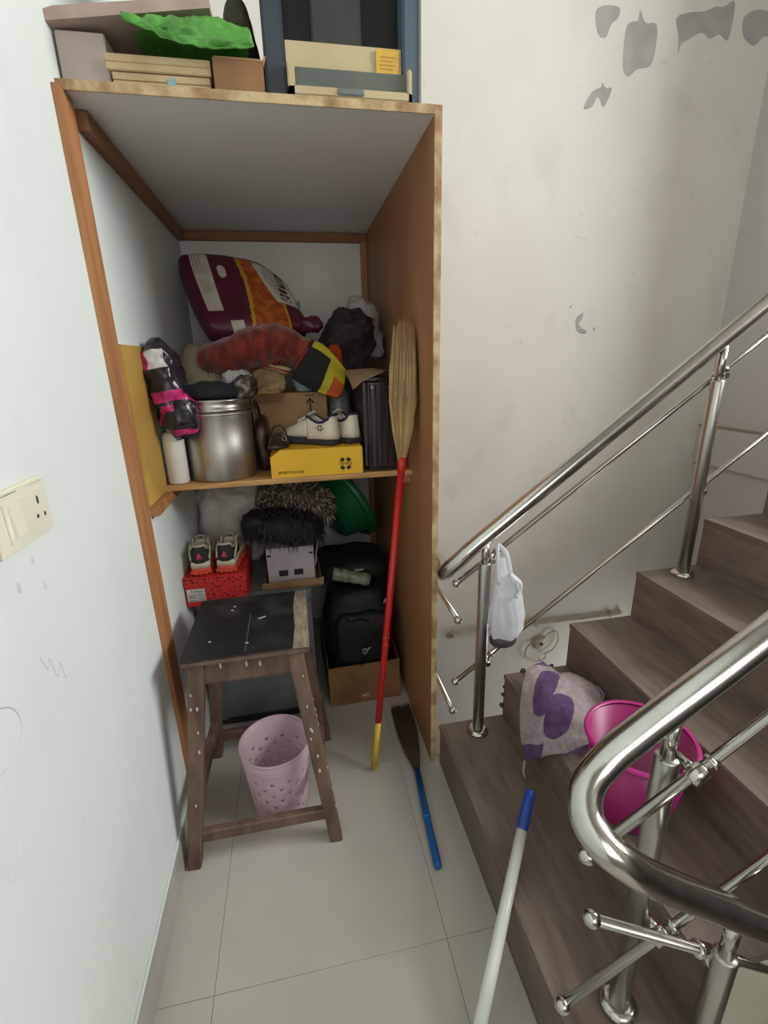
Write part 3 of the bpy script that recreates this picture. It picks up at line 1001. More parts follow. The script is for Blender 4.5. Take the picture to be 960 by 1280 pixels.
# suitcase
m_suit = M('dark_brown_vinyl', (50, 36, 36), .36, col2=(38, 27, 28), scale=8, bump=.06, bscale=90)
su = thing('suitcase', (.762, .6, ZS), 'dark brown hard suitcase standing upright against the plywood side', 'suitcase')
obj('shell', bx(.700, .823, .285, .90, ZS, 1.428, bev=.016, seg=3), m_suit, su)
for x in (.722, .742, .782, .803):
    obj('rib', B().tube([(x, .2862, ZS + .02), (x, .2862, 1.405)], .0035, 8), m_suit, su)
obj('seam_band', bx(.757, .763, .279, .90, ZS + .004, 1.4315, bev=.002), M('seam_black', (26, 22, 24), .3), su)
for x in (.73, .79):
    obj('latch', bx(x - .005, x + .005, .281, .286, 1.392, 1.402, bev=.002), M('dull_latch', (120, 114, 108), .35, .8), su)
hb = B()
hb.tube(crv([(.805, .284, 1.33), (.810, .272, 1.325), (.812, .268, 1.26), (.810, .272, 1.195), (.805, .284, 1.19)], 6), .006, 8)
obj('handle', hb, M('handle_black', (24, 22, 24), .35), su)
PP = net([[(.645, .40, 1.452), (.655, .34, 1.43), (.662, .272, 1.392)], [(.72, .40, 1.456), (.72, .33, 1.452), (.71, .268, 1.425)], [(.80, .40, 1.450), (.79, .33, 1.448), (.765, .275, 1.442)]])
tag(obj('brown_paper', (lambda bb: (bb.grid(lambda u, v: PP(u, v) + Vector((0, 0, .004 * noise.noise(Vector((u * 5, v * 5, 1))))), 20, 20), bb)[1])(B()), M('kraft_paper', (150, 122, 96), .85, col2=(128, 102, 78), scale=10), mods=[SOLID(.003, 1)]), 'creased brown paper lying over the suitcase top', 'paper')
# bags heaped on the suitcase
m_blackdot = M('black_dotted_cloth', (34, 22, 26), .85, col2=(58, 40, 44), scale=70, lo=.38, hi=.46)
tag(obj('black_print_bag', B().blob((.685, .67, 1.535), (.15, .18, .26), .8, .8, amp=.030, freq=13, ridged=True, seed=26, flatbase=1.437, mat=Matrix.Rotation(R(24), 3, 'Y'), amp2=.008, freq2=34, nu=60, nv=44), m_blackdot), 'black dotted cloth bag heaped on the suitcase', 'bag')
tag(obj('orange_cloth', B().blob((.632, .585, 1.492), (.055, .05, .125), .7, .8, amp=.010, freq=20, seed=27), M('orange_cloth', (186, 78, 26), .85, col2=(154, 56, 16), scale=12, bump=.1)), 'orange cloth tucked between patchwork and black bag', 'cloth')
tag(obj('white_carrier_bag', B().blob((.782, .76, 1.60), (.085, .14, .25), .75, .8, amp=.024, freq=14, ridged=True, seed=29, flatbase=1.50, amp2=.006, freq2=44, mat=Matrix.Rotation(R(-10), 3, 'Y'), nu=60, nv=44), M('white_carrier', (186, 180, 172), .35, col2=(166, 158, 148), scale=9, translucent=.2)), 'crumpled white plastic carrier bag on the suitcase', 'plastic bag')
tag(obj('clear_bag', B().blob((.645, .62, 1.245), (.075, .09, .29), .6, .7, amp=.009, freq=20, ridged=True, seed=30, flatbase=ZS), M('cloudy_plastic', (150, 150, 152), .25, col2=(124, 124, 128), scale=12, translucent=.3)), 'cloudy grey plastic bag behind the white sneakers', 'plastic bag')

# yellow shoe box
yb = thing('yellow_shoe_box', (.523, .37, ZS), 'bright yellow shoe box with black print under the white sneakers', 'shoe box')
m_yel = M('yellow_card', (236, 186, 30), .5, col2=(228, 174, 24), scale=6)
b = B()
b.poly([(.362, .276, ZS), (.684, .276, ZS), (.684, .276, 1.196), (.398, .276, 1.196), (.362, .276, 1.172)], (0, .19, 0))
obj('box', b, m_yel, yb)
obj('edge_fold', bx(.6845, .6875, .277, .464, ZS + .001, 1.194), M('yellow_card_edge', (206, 158, 26), .6), yb)
m_print = M('box_print', (30, 26, 14), .6)
text('lettering', 'SPORTS SHOES', .0135, m_print, yb, (.385, .2755, 1.112), (1, 0, 0), (0, 0, 1))
text('lettering', 'TEMPLE', .0145, m_print, yb, (.624, .2755, 1.1313), (1, 0, 0), (0, 0, 1), align='CENTER')
b = B()
for k in range(4):
    a0 = (.30, .70, 1.30, 1.70)[k] * math.pi
    pts = []
    for rr2, da in ((.0165, -.50), (.0265, -.30), (.0265, .30), (.0165, .50), (.0125, .30), (.0125, -.30)):
        pts.append((.624 + rr2 * math.cos(a0 + da), .2755, 1.136 + rr2 * math.sin(a0 + da) * .95))
    b.poly(pts, (0, -.0006, 0))
obj('printed_emblem', b, m_print, yb)


# ------------------------------------------------------------------ shoes
def loft(b, secs, mi=None, n=20):
    """secs: list of (x, half width, z bottom, z top, top pinch)"""
    rings = []
    for x, w, z0, z1, pin in secs:
        ring = []
        for k in range(n):
            a = 2 * math.pi * k / n
            cy, cz = math.cos(a), math.sin(a)
            hy = math.copysign(abs(cy) ** .7, cy) * w
            hz = (z0 + z1) / 2 + math.copysign(abs(cz) ** .75, cz) * (z1 - z0) / 2
            tt = max(0, (hz - z0) / max(1e-6, z1 - z0))
            ring.append(Vector((x, hy * (1 - pin * tt), hz)))
        rings.append(ring)
    return rings


def make_shoe(name, label, group, heel, ang, L, mats, z, style):
    """x axis of the shoe runs heel -> toe"""
    T = Matrix.Translation(Vector((heel[0], heel[1], z))) @ Matrix.Rotation(ang, 4, 'Z') @ Matrix.Diagonal(Vector((L / .28, 1.08 * L / .28, 1.18 * L / .28, 1)))
    t = thing(name, (heel[0], heel[1], z), label, 'shoe', group)
    out = [(0.004, .026), (.02, .034), (.07, .036), (.12, .034), (.17, .041), (.21, .043), (.25, .036), (.272, .020), (.28, .006)]

    def outline(k=1.0, x_off=0):
        P_ = [(x, w * k) for x, w in out]
        return [Vector((x, w, 0)) for x, w in P_] + [Vector((x, -w, 0)) for x, w in reversed(P_)]
    sole = crv(outline(1.05), 3, True)
    b = B()
    zs_ = [0, .004, .016, .021]
    ks = [.95, 1.0, 1.0, .97]
    rings = [[T @ Vector((p.x + .0, p.y * k, zz + .010 * max(0, (p.x - .2) / .08) ** 2)) for p in sole] for zz, k in zip(zs_, ks)]
    b.rings(rings, True, True, True)
    so = obj('sole', b, mats['sole'], t)
    if 'mid' in mats:
        b = B()
        rings = [[T @ Vector((p.x, p.y * k, zz + .010 * max(0, (p.x - .2) / .08) ** 2)) for p in sole] for zz, k in ((.0212, 1.0), (.036, 1.02), (.044, .94))]
        b.rings(rings, True, True, True)
        obj('midsole', b, mats['mid'], t)
        for k in range(9):
            for s_ in (-1, 1):
                x = .012 + k * .028
                wv = max(.01, [w for xx, w in out if xx <= x + .02][-1])
                obj('lug', bx(-.007, .007, -.004, .004, -.0045, .006, mat=T @ Matrix.Translation(Vector((x, s_ * (wv + .0005), .0048)))), mats['sole'], so)
        for s_ in (-.018, 0, .018):
            obj('lug', bx(-.004, .004, -.006, .006, -.0045, .006, mat=T @ Matrix.Translation(Vector((.001, s_, .0048)))), mats['sole'], so)
        zb = .042
    else:
        zb = .020
    # upper: closed toe part and collar walls round the ankle opening
    b = B()
    secs = [(.125, .034, zb, .096, .32), (.15, .037, zb, .088, .35), (.18, .040, zb, .076, .38), (.21, .041, zb, .066, .38), (.24, .037, zb, .056, .34), (.262, .026, zb, .047, .28), (.274, .012, zb, .038, .2)]
    rg = loft(b, secs)
    b.rings([[T @ p for p in r_] for r_ in rg], True, True, True)
    obj('toe_box', b, mats['upper'], t)
    b = B()
    hw = [(.128, .0345), (.10, .034), (.07, .0345), (.04, .0345), (.018, .029), (.004, .014), (.002, 0.0)]
    full = [(x, w) for x, w in hw] + [(x, -w) for x, w in reversed(hw[:-1])]

    def top(x):
        return .098 - .020 * math.sin(max(0, min(1, (x - .01) / .11)) * math.pi) + (.006 if x < .02 else 0)
    pts = crv([(x, w, 0) for x, w in full], 4)
    rings = []
    for f_ in (0, .25, .5, .75, 1.0):
        rings.append([T @ Vector((p.x + (1 - f_) * -.004 * (p.x < .02) + .004 * f_, p.y * (1.03 - .20 * f_), zb + (top(p.x) - zb) * f_)) for p in pts])
    b.rings(rings, False)
    obj('heel_wall', b, mats['heel'], t, mods=[SOLID(.005, -1)])
    b = B()
    b.tube([T @ Vector((p.x + .004, p.y * .83, top(p.x))) for p in pts], .0052 * L / .28, 10)
    obj('collar', b, mats['collar'], t)
    b = B()
    b.rings([[T @ Vector((p.x + .003, p.y * .9, zb + .012)) for p in pts], [T @ Vector((p.x * .9 + .006, p.y * .3, zb + .010)) for p in pts]], True, False, True)
    obj('insole', b, mats['lining'], t)
    # tongue and laces
    tg = net([[(.115, -.020, .108), (.112, 0, .114), (.115, .020, .108)], [(.14, -.020, .097), (.14, 0, .101), (.14, .020, .097)], [(.19, -.016, .078), (.19, 0, .081), (.19, .016, .078)]])
    b = B()
    b.grid(lambda u, v: T @ tg(u, v), 12, 8)
    obj('tongue', b, mats['tongue'], t, mods=[SOLID(.005, 0)])
    for k in range(4):
        x = .135 + k * .016
        zt = .104 - k * .0068
        b = B()
        b.tube([T @ Vector((x, y, zt - .9 * abs(y) ** 2 / .03)) for y in (-.022, -.011, 0, .011, .022)], .0028 * L / .28, 6)
        obj('lace', b, mats['lace'], t)
    return t, T


m_snk = M('white_leather', (226, 216, 198), .5, col2=(212, 200, 182), scale=12, bump=.05)
m_snavy = M('navy_lining', (40, 42, 74), .8, col2=(30, 30, 54), scale=18)
m_sdark = M('dark_sole', (52, 50, 54), .8)
msn = dict(sole=m_sdark, upper=m_snk, heel=m_snk, collar=m_snavy, lining=M('dark_lining', (34, 30, 44), .9), tongue=m_snk, lace=M('white_lace', (226, 222, 214), .8))
zY = 1.1972
s1, T1 = make_shoe('white_sneaker', 'white sneaker with navy collar and round side emblem, toe beside brown sandal', 'pair of white sneakers', (.606, .325), R(142), .245, msn, zY, 0)
s2, T2 = make_shoe('white_sneaker', 'white sneaker with navy collar standing next to the suitcase', 'pair of white sneakers', (.676, .335), R(122), .245, msn, zY, 0)
# round emblem on the visible side of the first sneaker
b = B()
cc = Vector((.062, .0352, .060))
for k in range(4):
    a0 = k * math.pi / 2 + math.pi / 4
    b.poly([T1 @ (cc + Vector((r2 * math.cos(a0 + da), .0, r2 * math.sin(a0 + da)))) for r2, da in ((.010, -.6), (.013, 0), (.010, .6), (.0072, .5), (.0072, -.5))], T1.to_3x3() @ Vector((0, .001, 0)))
for sx in (-1, 1):
    b.poly([T1 @ (cc + Vector((sx * .013, 0, -.0012))), T1 @ (cc + Vector((sx * .021, 0, -.0012))), T1 @ (cc + Vector((sx * .021, 0, .0012))), T1 @ (cc + Vector((sx * .013, 0, .0012)))], T1.to_3x3() @ Vector((0, .001, 0)))
obj('side_emblem', b, m_print, s1)

# brown bag and sandal left of the sneakers
m_lea = M('brown_leather', (70, 44, 34), .34, col2=(44, 26, 22), scale=14, bump=.1)
hg = thing('brown_handbag', (.336, .46, ZS), 'glossy dark brown leather handbag squeezed between drum and yellow box', 'handbag')
obj('body', B().blob((.333, .475, 1.195), (.038, .17, .20), .6, .55, amp=.006, freq=18, ridged=True, seed=33, flatbase=ZS), m_lea, hg)
obj('strap', B().tube(crv([(.33, .40, 1.285), (.325, .385, 1.32), (.318, .41, 1.35), (.322, .47, 1.345), (.33, .50, 1.29)], 7), .005, 8), m_lea, hg)
sd = thing('brown_sandal', (.41, .40, zY), 'dark brown strappy leather sandal on the yellow box', 'sandal')
so = crv([(.36, .305, 0), (.40, .30, 0), (.425, .33, 0), (.432, .40, 0), (.42, .455, 0), (.385, .46, 0), (.365, .42, 0), (.355, .36, 0)], 5, True)
b = B()
b.rings([[Vector((p.x, p.y, zY + h)) for p in so] for h in (0, .004, .014)], True, True, True)
obj('sole', b, m_lea, sd)
for y, h in ((.325, .050), (.365, .036), (.43, .066)):
    obj('strap', B().tube(crv([(.362, y, zY + .012), (.372, y + .004, zY + h * .8), (.394, y + .006, zY + h), (.416, y + .004, zY + h * .8), (.426, y, zY + .012)], 7), .0075, 8, flat=.45), m_lea, sd)
obj('buckle', B().tube(crv([(.408, .325, zY + .042), (.42, .32, zY + .040), (.422, .318, zY + .028), (.41, .322, zY + .028)], 4, True), .0015, 6), m_steel2, sd)

# ------------------------------------------------------------------ below the shelf
tk = thing('metal_trunk', (.235, .66, 0), 'blue grey metal trunk on the floor behind the stool', 'trunk')
m_trk = M('grey_trunk_paint', (122, 130, 134), .45, col2=(96, 104, 108), scale=5)
obj('trunk_body', bx(.012, .462, .375, .95, 0.03, .56, bev=.008), m_trk, tk)
obj('trunk_lid', bx(.008, .466, .370, .955, .56, .618, bev=.008), m_trk, tk)
obj('trunk_base', bx(.020, .455, .380, .945, 0, .03), M('trunk_base_black', (38, 42, 44), .7), tk)
obj('hasp', bx(.21, .25, .362, .371, .52, .59, bev=.003), m_steel2, tk)
for x in (.06, .41):
    obj('corner_strap', bx(x - .012, x + .012, .3725, .376, .03, .56, bev=.001), m_trk, tk)

# red spotted shoe box
m_red = M('red_card', (196, 44, 44), .5, col2=(184, 36, 40), scale=5)
rbx = thing('red_shoe_box', (.115, .46, .6185), 'red shoe box with black spots and a white label', 'shoe box')
obj('box', bx(.006, .224, .305, .60, .6185, .70, bev=.001), m_red, rbx)
lidr = obj('lid', bx(.003, .227, .302, .603, .70, .736, bev=.0015), m_red, rbx)
m_spot = M('black_spot', (66, 18, 22), .6)
rnd = random.Random(4)


def spot(b, c, ax, s):
    pts = []
    for k in range(7):
        a = 2 * math.pi * k / 7
        q = s * rnd.uniform(.6, 1.25)
        u, v = q * math.cos(a) * 1.25, q * math.sin(a) * .7
        pts.append(Vector(c) + (Vector((u, 0, v)) if ax == 'y' else Vector((u, v, 0)) if ax == 'z' else Vector((0, u, v))))
    b.poly(pts, {'y': (0, -.0006, 0), 'z': (0, 0, .0006), 'x': (.0006, 0, 0)}[ax])


def scatter(ax, r0, r1, s0, s1, fixed, n, size):
    done = []
    b = B()
    for _ in range(n * 20):
        a, c = rnd.uniform(r0, r1), rnd.uniform(s0, s1)
        if all(abs(a - x) > size * 2.4 or abs(c - y) > size * 1.8 for x, y in done):
            done.append((a, c))
            spot(b, {'y': (a, fixed, c), 'z': (a, c, fixed), 'x': (fixed, a, c)}[ax], ax, size * rnd.uniform(.6, 1.1))
        if len(done) >= n:
            break
    return b


obj('printed_spots', scatter('z', .012, .218, .310, .595, .736, 60, .0065), m_spot, lidr)
obj('printed_spots', scatter('y', .010, .220, .706, .730, .302, 26, .0055), m_spot, lidr)
obj('printed_spots', scatter('y', .065, .218, .628, .695, .305, 28, .0055), m_spot, rbx)
obj('printed_spots', scatter('x', .312, .595, .628, .730, .227, 20, .0055), m_spot, lidr)
lb = obj('label', bx(.010, .074, .3038, .3052, .640, .690), M('white_label', (214, 212, 208), .6), rbx)
m_lt = M('label_print', (66, 64, 68), .6)
text('lettering', 'A.Rangon', .0125, m_lt, lb, (.022, .3035, .678), (1, 0, 0), (0, 0, 1), depth=.0003)
for k in range(4):
    z = .670 - k * .008
    obj('print_line', bx(.014, .041 if k else .070, .3033, .3039, z - .0032, z), m_lt if k % 2 else M('label_grey', (140, 134, 140), .6), lb)
    if k:
        obj('print_line', bx(.046, .070, .3033, .3039, z - .0032, z), M('label_grey2', (150, 146, 150), .6), lb)

# running shoes, heels towards the room
m_coral = M('coral_rubber', (226, 84, 62), .6)
m_off = M('off_white_foam', (216, 208, 182), .6)
m_bkh = M('black_mesh', (46, 44, 46), .8, col2=(36, 34, 36), scale=60)
mrun = dict(sole=m_coral, mid=m_off, upper=M('cream_mesh', (196, 186, 162), .85, col2=(176, 166, 144), scale=60), heel=m_bkh, collar=M('cream_collar', (186, 176, 154), .8), lining=M('maroon_lining', (92, 46, 48), .9), tongue=M('grey_tongue', (168, 156, 138), .85), lace=m_off)
zR = .741
for k, (hx, an, lab) in enumerate(((.068, 95, 'cream running shoe with coral sole beside the wall on the red box'), (.158, 86, 'cream running shoe with coral sole beside the notched box'))):
    t, T = make_shoe('running_shoe', lab, 'pair of running shoes on the red box', (hx, .322), R(an), .25, mrun, zR, 1)
    b = B()
    b.poly([T @ Vector((-.0035, -.011, .060)), T @ Vector((-.0035, .011, .060)), T @ Vector((-.001, .003, .078)), T @ Vector((-.001, -.003, .078))], T.to_3x3() @ Vector((-.0015, 0, 0)))
    obj('heel_badge', b, M('pink_badge', (206, 52, 78), .5), t)
    for s_ in (-1, 1):
        b = B()
        b.tube([T @ Vector(q) for q in ((.02, s_ * .034, .05), (.05, s_ * .038, .075), (.085, s_ * .036, .092))], .0035, 6)
        obj('side_stripe', b, m_off, t)

# grey sack behind the running shoes
tag(obj('grey_plastic_sack', B().blob((.145, .765, .815), (.25, .26, .40), .65, .7, amp=.022, freq=9, ridged=True, seed=41, flatbase=.619, nu=60, nv=44, amp2=.005, freq2=34), M('grey_sack', (226, 218, 210), .4, col2=(198, 190, 182), scale=8, translucent=.15)), 'crumpled grey plastic sack behind the running shoes', 'sack')

# cardboard tray and notched box
t = thing('cardboard_tray', (.40, .5, .6185), 'flat torn cardboard tray under the notched box', 'tray')
tb = B()
tb.box(.285, .512, .372, .60, .6185, .623)
tb.poly([(.275, .365, .628), (.518, .362, .630), (.522, .364, .660), (.50, .366, .654), (.40, .366, .657), (.30, .366, .652), (.28, .366, .655)], (0, .005, 0))
tb.box(.285, .289, .375, .60, .623, .65)
tb.box(.508, .512, .375, .60, .623, .65)
tb.box(.289, .508, .596, .60, .623, .65)
obj('tray_shell', tb, M('tray_card', (150, 118, 86), .85, col2=(128, 98, 68), scale=9, bump=.05), t)
t = thing('notched_box', (.40, .49, .624), 'pale mauve cardboard box with square notches under the black fur', 'box')
m_nb = M('pale_mauve_card', (176, 168, 170), .8, col2=(162, 154, 156), scale=6)
obj('box', bx(.302, .488, .398, .575, .6235, .785, bev=.001), m_nb, t)
m_nd = M('notch_dark', (40, 34, 32), .9)
for x in (.345, .405):
    obj('notch', bx(x, x + .036, .3965, .3985, .665, .690), m_nd, t)
for x, z in ((.305, .752), (.470, .752)):
    obj('slot', bx(x, x + .014, .3965, .3985, z, z + .008), m_nd, t)
obj('torn_flap', B().poly([(.490, .40, .70), (.502, .415, .77), (.512, .43, .80), (.506, .50, .792), (.494, .56, .78), (.490, .56, .70)], (.003, 0, 0)), m_nb, t)


# hairy things: a lump with strands of real geometry
def hairy(name, label, cat, c, size, cols, n, ln, wd_, rot, seed, droop, group=None, flatbase=None, core=None):
    rn = random.Random(seed)
    t = thing(name, (c[0], c[1], c[2] - size[2] / 2), label, cat)
    mt = Matrix.Rotation(R(rot), 3, 'Y')
    obj('core', B().blob(c, size, .8, .8, amp=.022, freq=15, seed=seed, mat=mt, flatbase=flatbase), core or cols[0], t)
    b = B()
    for k in range(n):
        th, ph = rn.uniform(0, 2 * math.pi), math.asin(rn.uniform(-.6, 1))
        d = Vector((math.cos(ph) * math.cos(th), math.cos(ph) * math.sin(th), math.sin(ph)))
        p = Vector((math.copysign(abs(d.x) ** .8, d.x) * size[0] / 2, math.copysign(abs(d.y) ** .8, d.y) * size[1] / 2, math.copysign(abs(d.z) ** .8, d.z) * size[2] / 2)) * .97
        nn_ = Vector((d.x / size[0], d.y / size[1], d.z / size[2])).normalized()
        p, nn_ = mt @ p + Vector(c), mt @ nn_
        l_ = ln * rn.uniform(.5, 1.3)
        tang = Vector((rn.uniform(-1, 1), rn.uniform(-1, 1), rn.uniform(-1, 1)))
        mid = p + nn_ * l_ * .5 + tang * l_ * .2
        tip = p + nn_ * l_ * .8 + tang * l_ * .45 + Vector((0, 0, -droop * l_))
        s_ = nn_.cross(tang).normalized() * wd_
        v = [b.bm.verts.new(q) for q in (p - s_, p + s_, mid + s_ * .8, mid - s_ * .8, tip)]
        mi = rn.randrange(len(cols))
        b.face([v[0], v[1], v[2], v[3]], mi)
        b.face([v[3], v[2], v[4]], mi)
    o = obj('strands', b, cols, t)
    o['kind'] = 'stuff'
    return t


hairy('shaggy_rug', 'shaggy brown and cream flecked rug rolled under the shelf', 'rug', (.432, .660, .888), (.32, .18, .19),
      [M('rug_brown', (104, 88, 76), .95), M('rug_cream', (206, 192, 172), .95), M('rug_dark', (58, 50, 44), .95)], 5600, .024, .0030, 12, 5, .5, flatbase=.788)
hairy('black_fur', 'black furry cloth lying over the notched box', 'cloth', (.375, .475, .850), (.32, .16, .125),
      [M('fur_black', (22, 21, 23), .7), M('fur_black2', (34, 32, 34), .6)], 2600, .022, .0022, 10, 9, 1.5, flatbase=.787)
# pale strap end on the fur
# green tub leaning at the back
rot_ = Vector((0, 0, 1)).rotation_difference(Vector((.796, .371, .478))).to_matrix()
gt = thing('green_tub', (.64, .95, .70), 'dark green plastic tub leaning on its side behind the bags', 'tub')
m_gtub = M('green_tub_plastic', (30, 104, 62), .3, col2=(24, 88, 52), scale=5)
cg = (.565, .905, .765)
obj('bowl', B().lathe([(1e-4, 0), (.155, 0), (.172, .008), (.225, .13), (.230, .135), (.221, .135), (.168, .014), (1e-4, .010)], 48, cg, rot_.to_4x4()), m_gtub, gt)
obj('rim', B().lathe([(.223, .100), (.242, .104), (.246, .136), (.226, .141)], 48, cg, rot_.to_4x4()), m_gtub, gt)

# carton and black bags on the right
t = thing('floor_carton', (.67, .6, 0), 'open brown carton on the floor under the black bags', 'carton')
fb = B()
fb.poly([(.512, .388, 0), (.834, .398, 0), (.834, .80, 0), (.500, .80, 0)], (0, 0, .004))
fb.poly([(.512, .388, .004), (.834, .398, .004), (.834, .402, .004), (.512, .392, .004)], (0, 0, .196))
fb.poly([(.512, .392, .004), (.516, .392, .004), (.504, .796, .004), (.500, .796, .004)], (0, 0, .196))
fb.poly([(.830, .402, .004), (.834, .402, .004), (.834, .796, .004), (.830, .796, .004)], (0, 0, .196))
fb.poly([(.500, .796, .004), (.834, .796, .004), (.834, .80, .004), (.500, .80, .004)], (0, 0, .196))
obj('carton_shell', fb, m_card_d, t)
obj('white_tag', B().poly([(.655, .391, .03), (.69, .392, .034), (.689, .392, .044), (.657, .391, .041)], (0, -.0015, 0)), M('white_tag', (196, 190, 180), .7), t)
m_bb = M('black_nylon', (15, 15, 17), .6, col2=(10, 10, 12), scale=20, bump=.1)
bp_ = thing('black_backpack', (.67, .56, .006), 'large black backpack stuffed into the carton', 'backpack')
obj('body', B().blob((.667, .565, .27), (.30, .31, .535), .5, .55, amp=.018, freq=9, seed=44, flatbase=.006, nu=56, nv=40, amp2=.004, freq2=30), m_bb, bp_)
obj('front_pocket', B().blob((.675, .425, .33), (.24, .09, .24), .5, .5, amp=.01, freq=16, seed=45), m_bb, bp_)
m_buck = M('grey_plastic_buckle', (150, 148, 144), .4)
bk = B()
bk.tube(crv([(.668, .374, .285), (.680, .372, .290), (.684, .372, .275), (.672, .373, .268)], 5, True), .0035, 8)
bk.tube([(.684, .372, .282), (.702, .374, .297)], [.006, .003], 8)
obj('buckle', bk, m_buck, bp_)
obj('strap', B().tube(crv([(.672, .373, .268), (.668, .375, .25), (.67, .38, .23), (.66, .385, .20)], 5), .006, 8, flat=.35), m_bb, bp_)
obj('strap', B().tube(crv([(.60, .385, .45), (.62, .37, .43), (.66, .37, .44), (.70, .375, .42)], 5), .007, 8, flat=.35), m_bb, bp_)
lg = B()
lg.tube(crv([(.770, .405, .486), (.776, .404, .502), (.786, .404, .508), (.778, .404, .492), (.784, .404, .484), (.795, .405, .49)], 5), .002, 6)
obj('white_logo', lg, M('logo_grey', (170, 168, 168), .6), bp_)
tag(obj('black_holdall', B().blob((.66, .68, .575), (.34, .30, .12), .6, .6, amp=.012, freq=11, seed=47, nu=50, nv=34, flatbase=.535), M('black_holdall', (14, 13, 15), .65, col2=(20, 18, 19), scale=14, bump=.1)), 'flat black holdall lying on the black backpack', 'bag')
ro = thing('paper_roll', (.64, .48, .56), 'crumpled grey green roll wrapped in plastic on the black bags', 'roll')
rb_ = B()
rb_.tube([Vector((.565, .485, .612)).lerp(Vector((.722, .465, .575)), k / 14) for k in range(15)], [.028 + .002 * math.sin(k * 1.7) for k in range(15)], 18)
for v in rb_.bm.verts:
    v.co += Vector((0, noise.noise(v.co * 40) * .004, noise.noise(v.co * 46) * .004))
obj('wrapped_roll', rb_, M('plastic_wrap', (134, 140, 122), .3, col2=(92, 100, 84), scale=30, bump=.3), ro)
obj('label', bx(.66, .70, .488, .50, .612, .616), M('roll_label', (186, 182, 176), .6), ro)

# ------------------------------------------------------------------ stool
st = thing('wooden_stool', (.262, -.005, 0), 'worn wooden stool with a black covered seat beside the wall', 'stool')
m_stw = M('worn_wood', (118, 94, 80), .65, col2=(80, 60, 50), scale=12, stretch=(2, 2, .5), bump=.2, bscale=40, lo=.3, hi=.7)
m_stt = M('worn_rexine', (30, 32, 34), .42, col2=(56, 56, 54), scale=9, lo=.30, hi=.48, bump=.08, bscale=40)
ZSe = .70


def beam(b, p0, p1, w0, w1, bev=.002):
    """square-section bar between two points, section axes along x and y"""
    rings = []
    for p, w in ((p0, w0), (p1, w1)):
        c = .18
        hw = w / 2
        oct_ = [(hw, -hw * (1 - c)), (hw, hw * (1 - c)), (hw * (1 - c), hw), (-hw * (1 - c), hw), (-hw, hw * (1 - c)), (-hw, -hw * (1 - c)), (-hw * (1 - c), -hw), (hw * (1 - c), -hw)]
        rings.append([Vector((p[0] + u, p[1] + v, p[2])) for u, v in oct_])
    b.rings(rings, True, True, True, smooth=False)


feet = {'fl': (.040, -.222), 'fr': (.480, -.222), 'bl': (.046, .215), 'br': (.478, .212)}
tops = {'fl': (.125, -.140), 'fr': (.400, -.140), 'bl': (.125, .140), 'br': (.400, .140)}
for k in feet:
    b = B()
    beam(b, (*feet[k], 0), (*tops[k], ZSe - .022), .040, .046)
    obj('leg', b, m_stw, st)


def leg_at(k, z):
    a = z / (ZSe - .022)
    return Vector((feet[k][0] + (tops[k][0] - feet[k][0]) * a, feet[k][1] + (tops[k][1] - feet[k][1]) * a, z))


def bar(name, p0, p1, h, th):
    p0, p1 = Vector(p0), Vector(p1)
    d = (p1 - p0).normalized()
    n_ = Vector((-d.y, d.x, 0))
    rings = [[p + n_ * u * th / 2 + Vector((0, 0, v * h / 2)) for u, v in ((1, -.8), (1, .8), (.7, 1), (-.7, 1), (-1, .8), (-1, -.8), (-.7, -1), (.7, -1))] for p in (p0, p1)]
    b = B()
    b.rings(rings, True, True, True, smooth=False)
    return obj(name, b, m_stw, st)


za = ZSe - .062
for a, c in (('fl', 'fr'), ('bl', 'br'), ('fl', 'bl'), ('fr', 'br')):
    bar('apron', leg_at(a, za), leg_at(c, za), .078, .022)
bar('stretcher', leg_at('fl', .10), leg_at('fr', .10), .042, .026)
bar('stretcher', leg_at('bl', .10), leg_at('br', .10), .042, .026)
bar('stretcher', leg_at('fl', .19), leg_at('bl', .19), .042, .026)
bar('stretcher', leg_at('fr', .19), leg_at('br', .19), .042, .026)
obj('seat', bx(.088, .446, -.178, .182, ZSe - .022, ZSe - .003, bev=.004), m_stw, st)
b = B()
b.poly([(.086, -.180, ZSe - .003), (.398, -.176, ZSe - .003), (.404, -.06, ZSe - .003), (.400, .08, ZSe - .003), (.408, .184, ZSe - .003), (.088, .184, ZSe - .003)], (0, 0, .003))
obj('seat_cover', b, m_stt, st)
obj('bare_strip', B().poly([(.3985, -.177, ZSe - .003), (.446, -.178, ZSe - .003), (.446, .182, ZSe - .003), (.4085, .183, ZSe - .003), (.4005, .08, ZSe - .003), (.4045, -.06, ZSe - .003)], (0, 0, .001)), M('bare_seat_wood', (158, 146, 126), .8, col2=(118, 106, 90), scale=26, stretch=(3, .6, 1)), st)
m_drip = M('paint_drip', (214, 206, 190), .7)
rn = random.Random(3)
pd = B()
for k in range(26):
    leg_k = rn.choice(['fr', 'br', 'fr', 'fl'])
    z = rn.uniform(.12, .6)
    p = leg_at(leg_k, z)
    fx = rn.random() < .5 and leg_k != 'fl'
    s_ = rn.uniform(.002, .005)
    c = p + (Vector((.0218, rn.uniform(-.012, .012), 0)) if fx else Vector((rn.uniform(-.014, .014), -.0218, 0)))
    pd.blob(c, (.003 if fx else s_ * 1.6, s_ * 1.6 if fx else .003, s_ * 3.5), nu=8, nv=6)
for x, y in ((.20, .09), (.205, .115), (.30, .02), (.308, .024), (.293, .016), (.155, -.09), (.265, -.12)):
    pd.blob((x, y, ZSe), (.010, .006, .0016), nu=8, nv=6)
for x, z in ((.19, .66), (.262, .655), (.30, .65)):
    pd.blob((x, -.158, z), (.006, .004, .02), nu=8, nv=6)
obj('paint_drips', pd, m_drip, st)['kind'] = 'stuff'
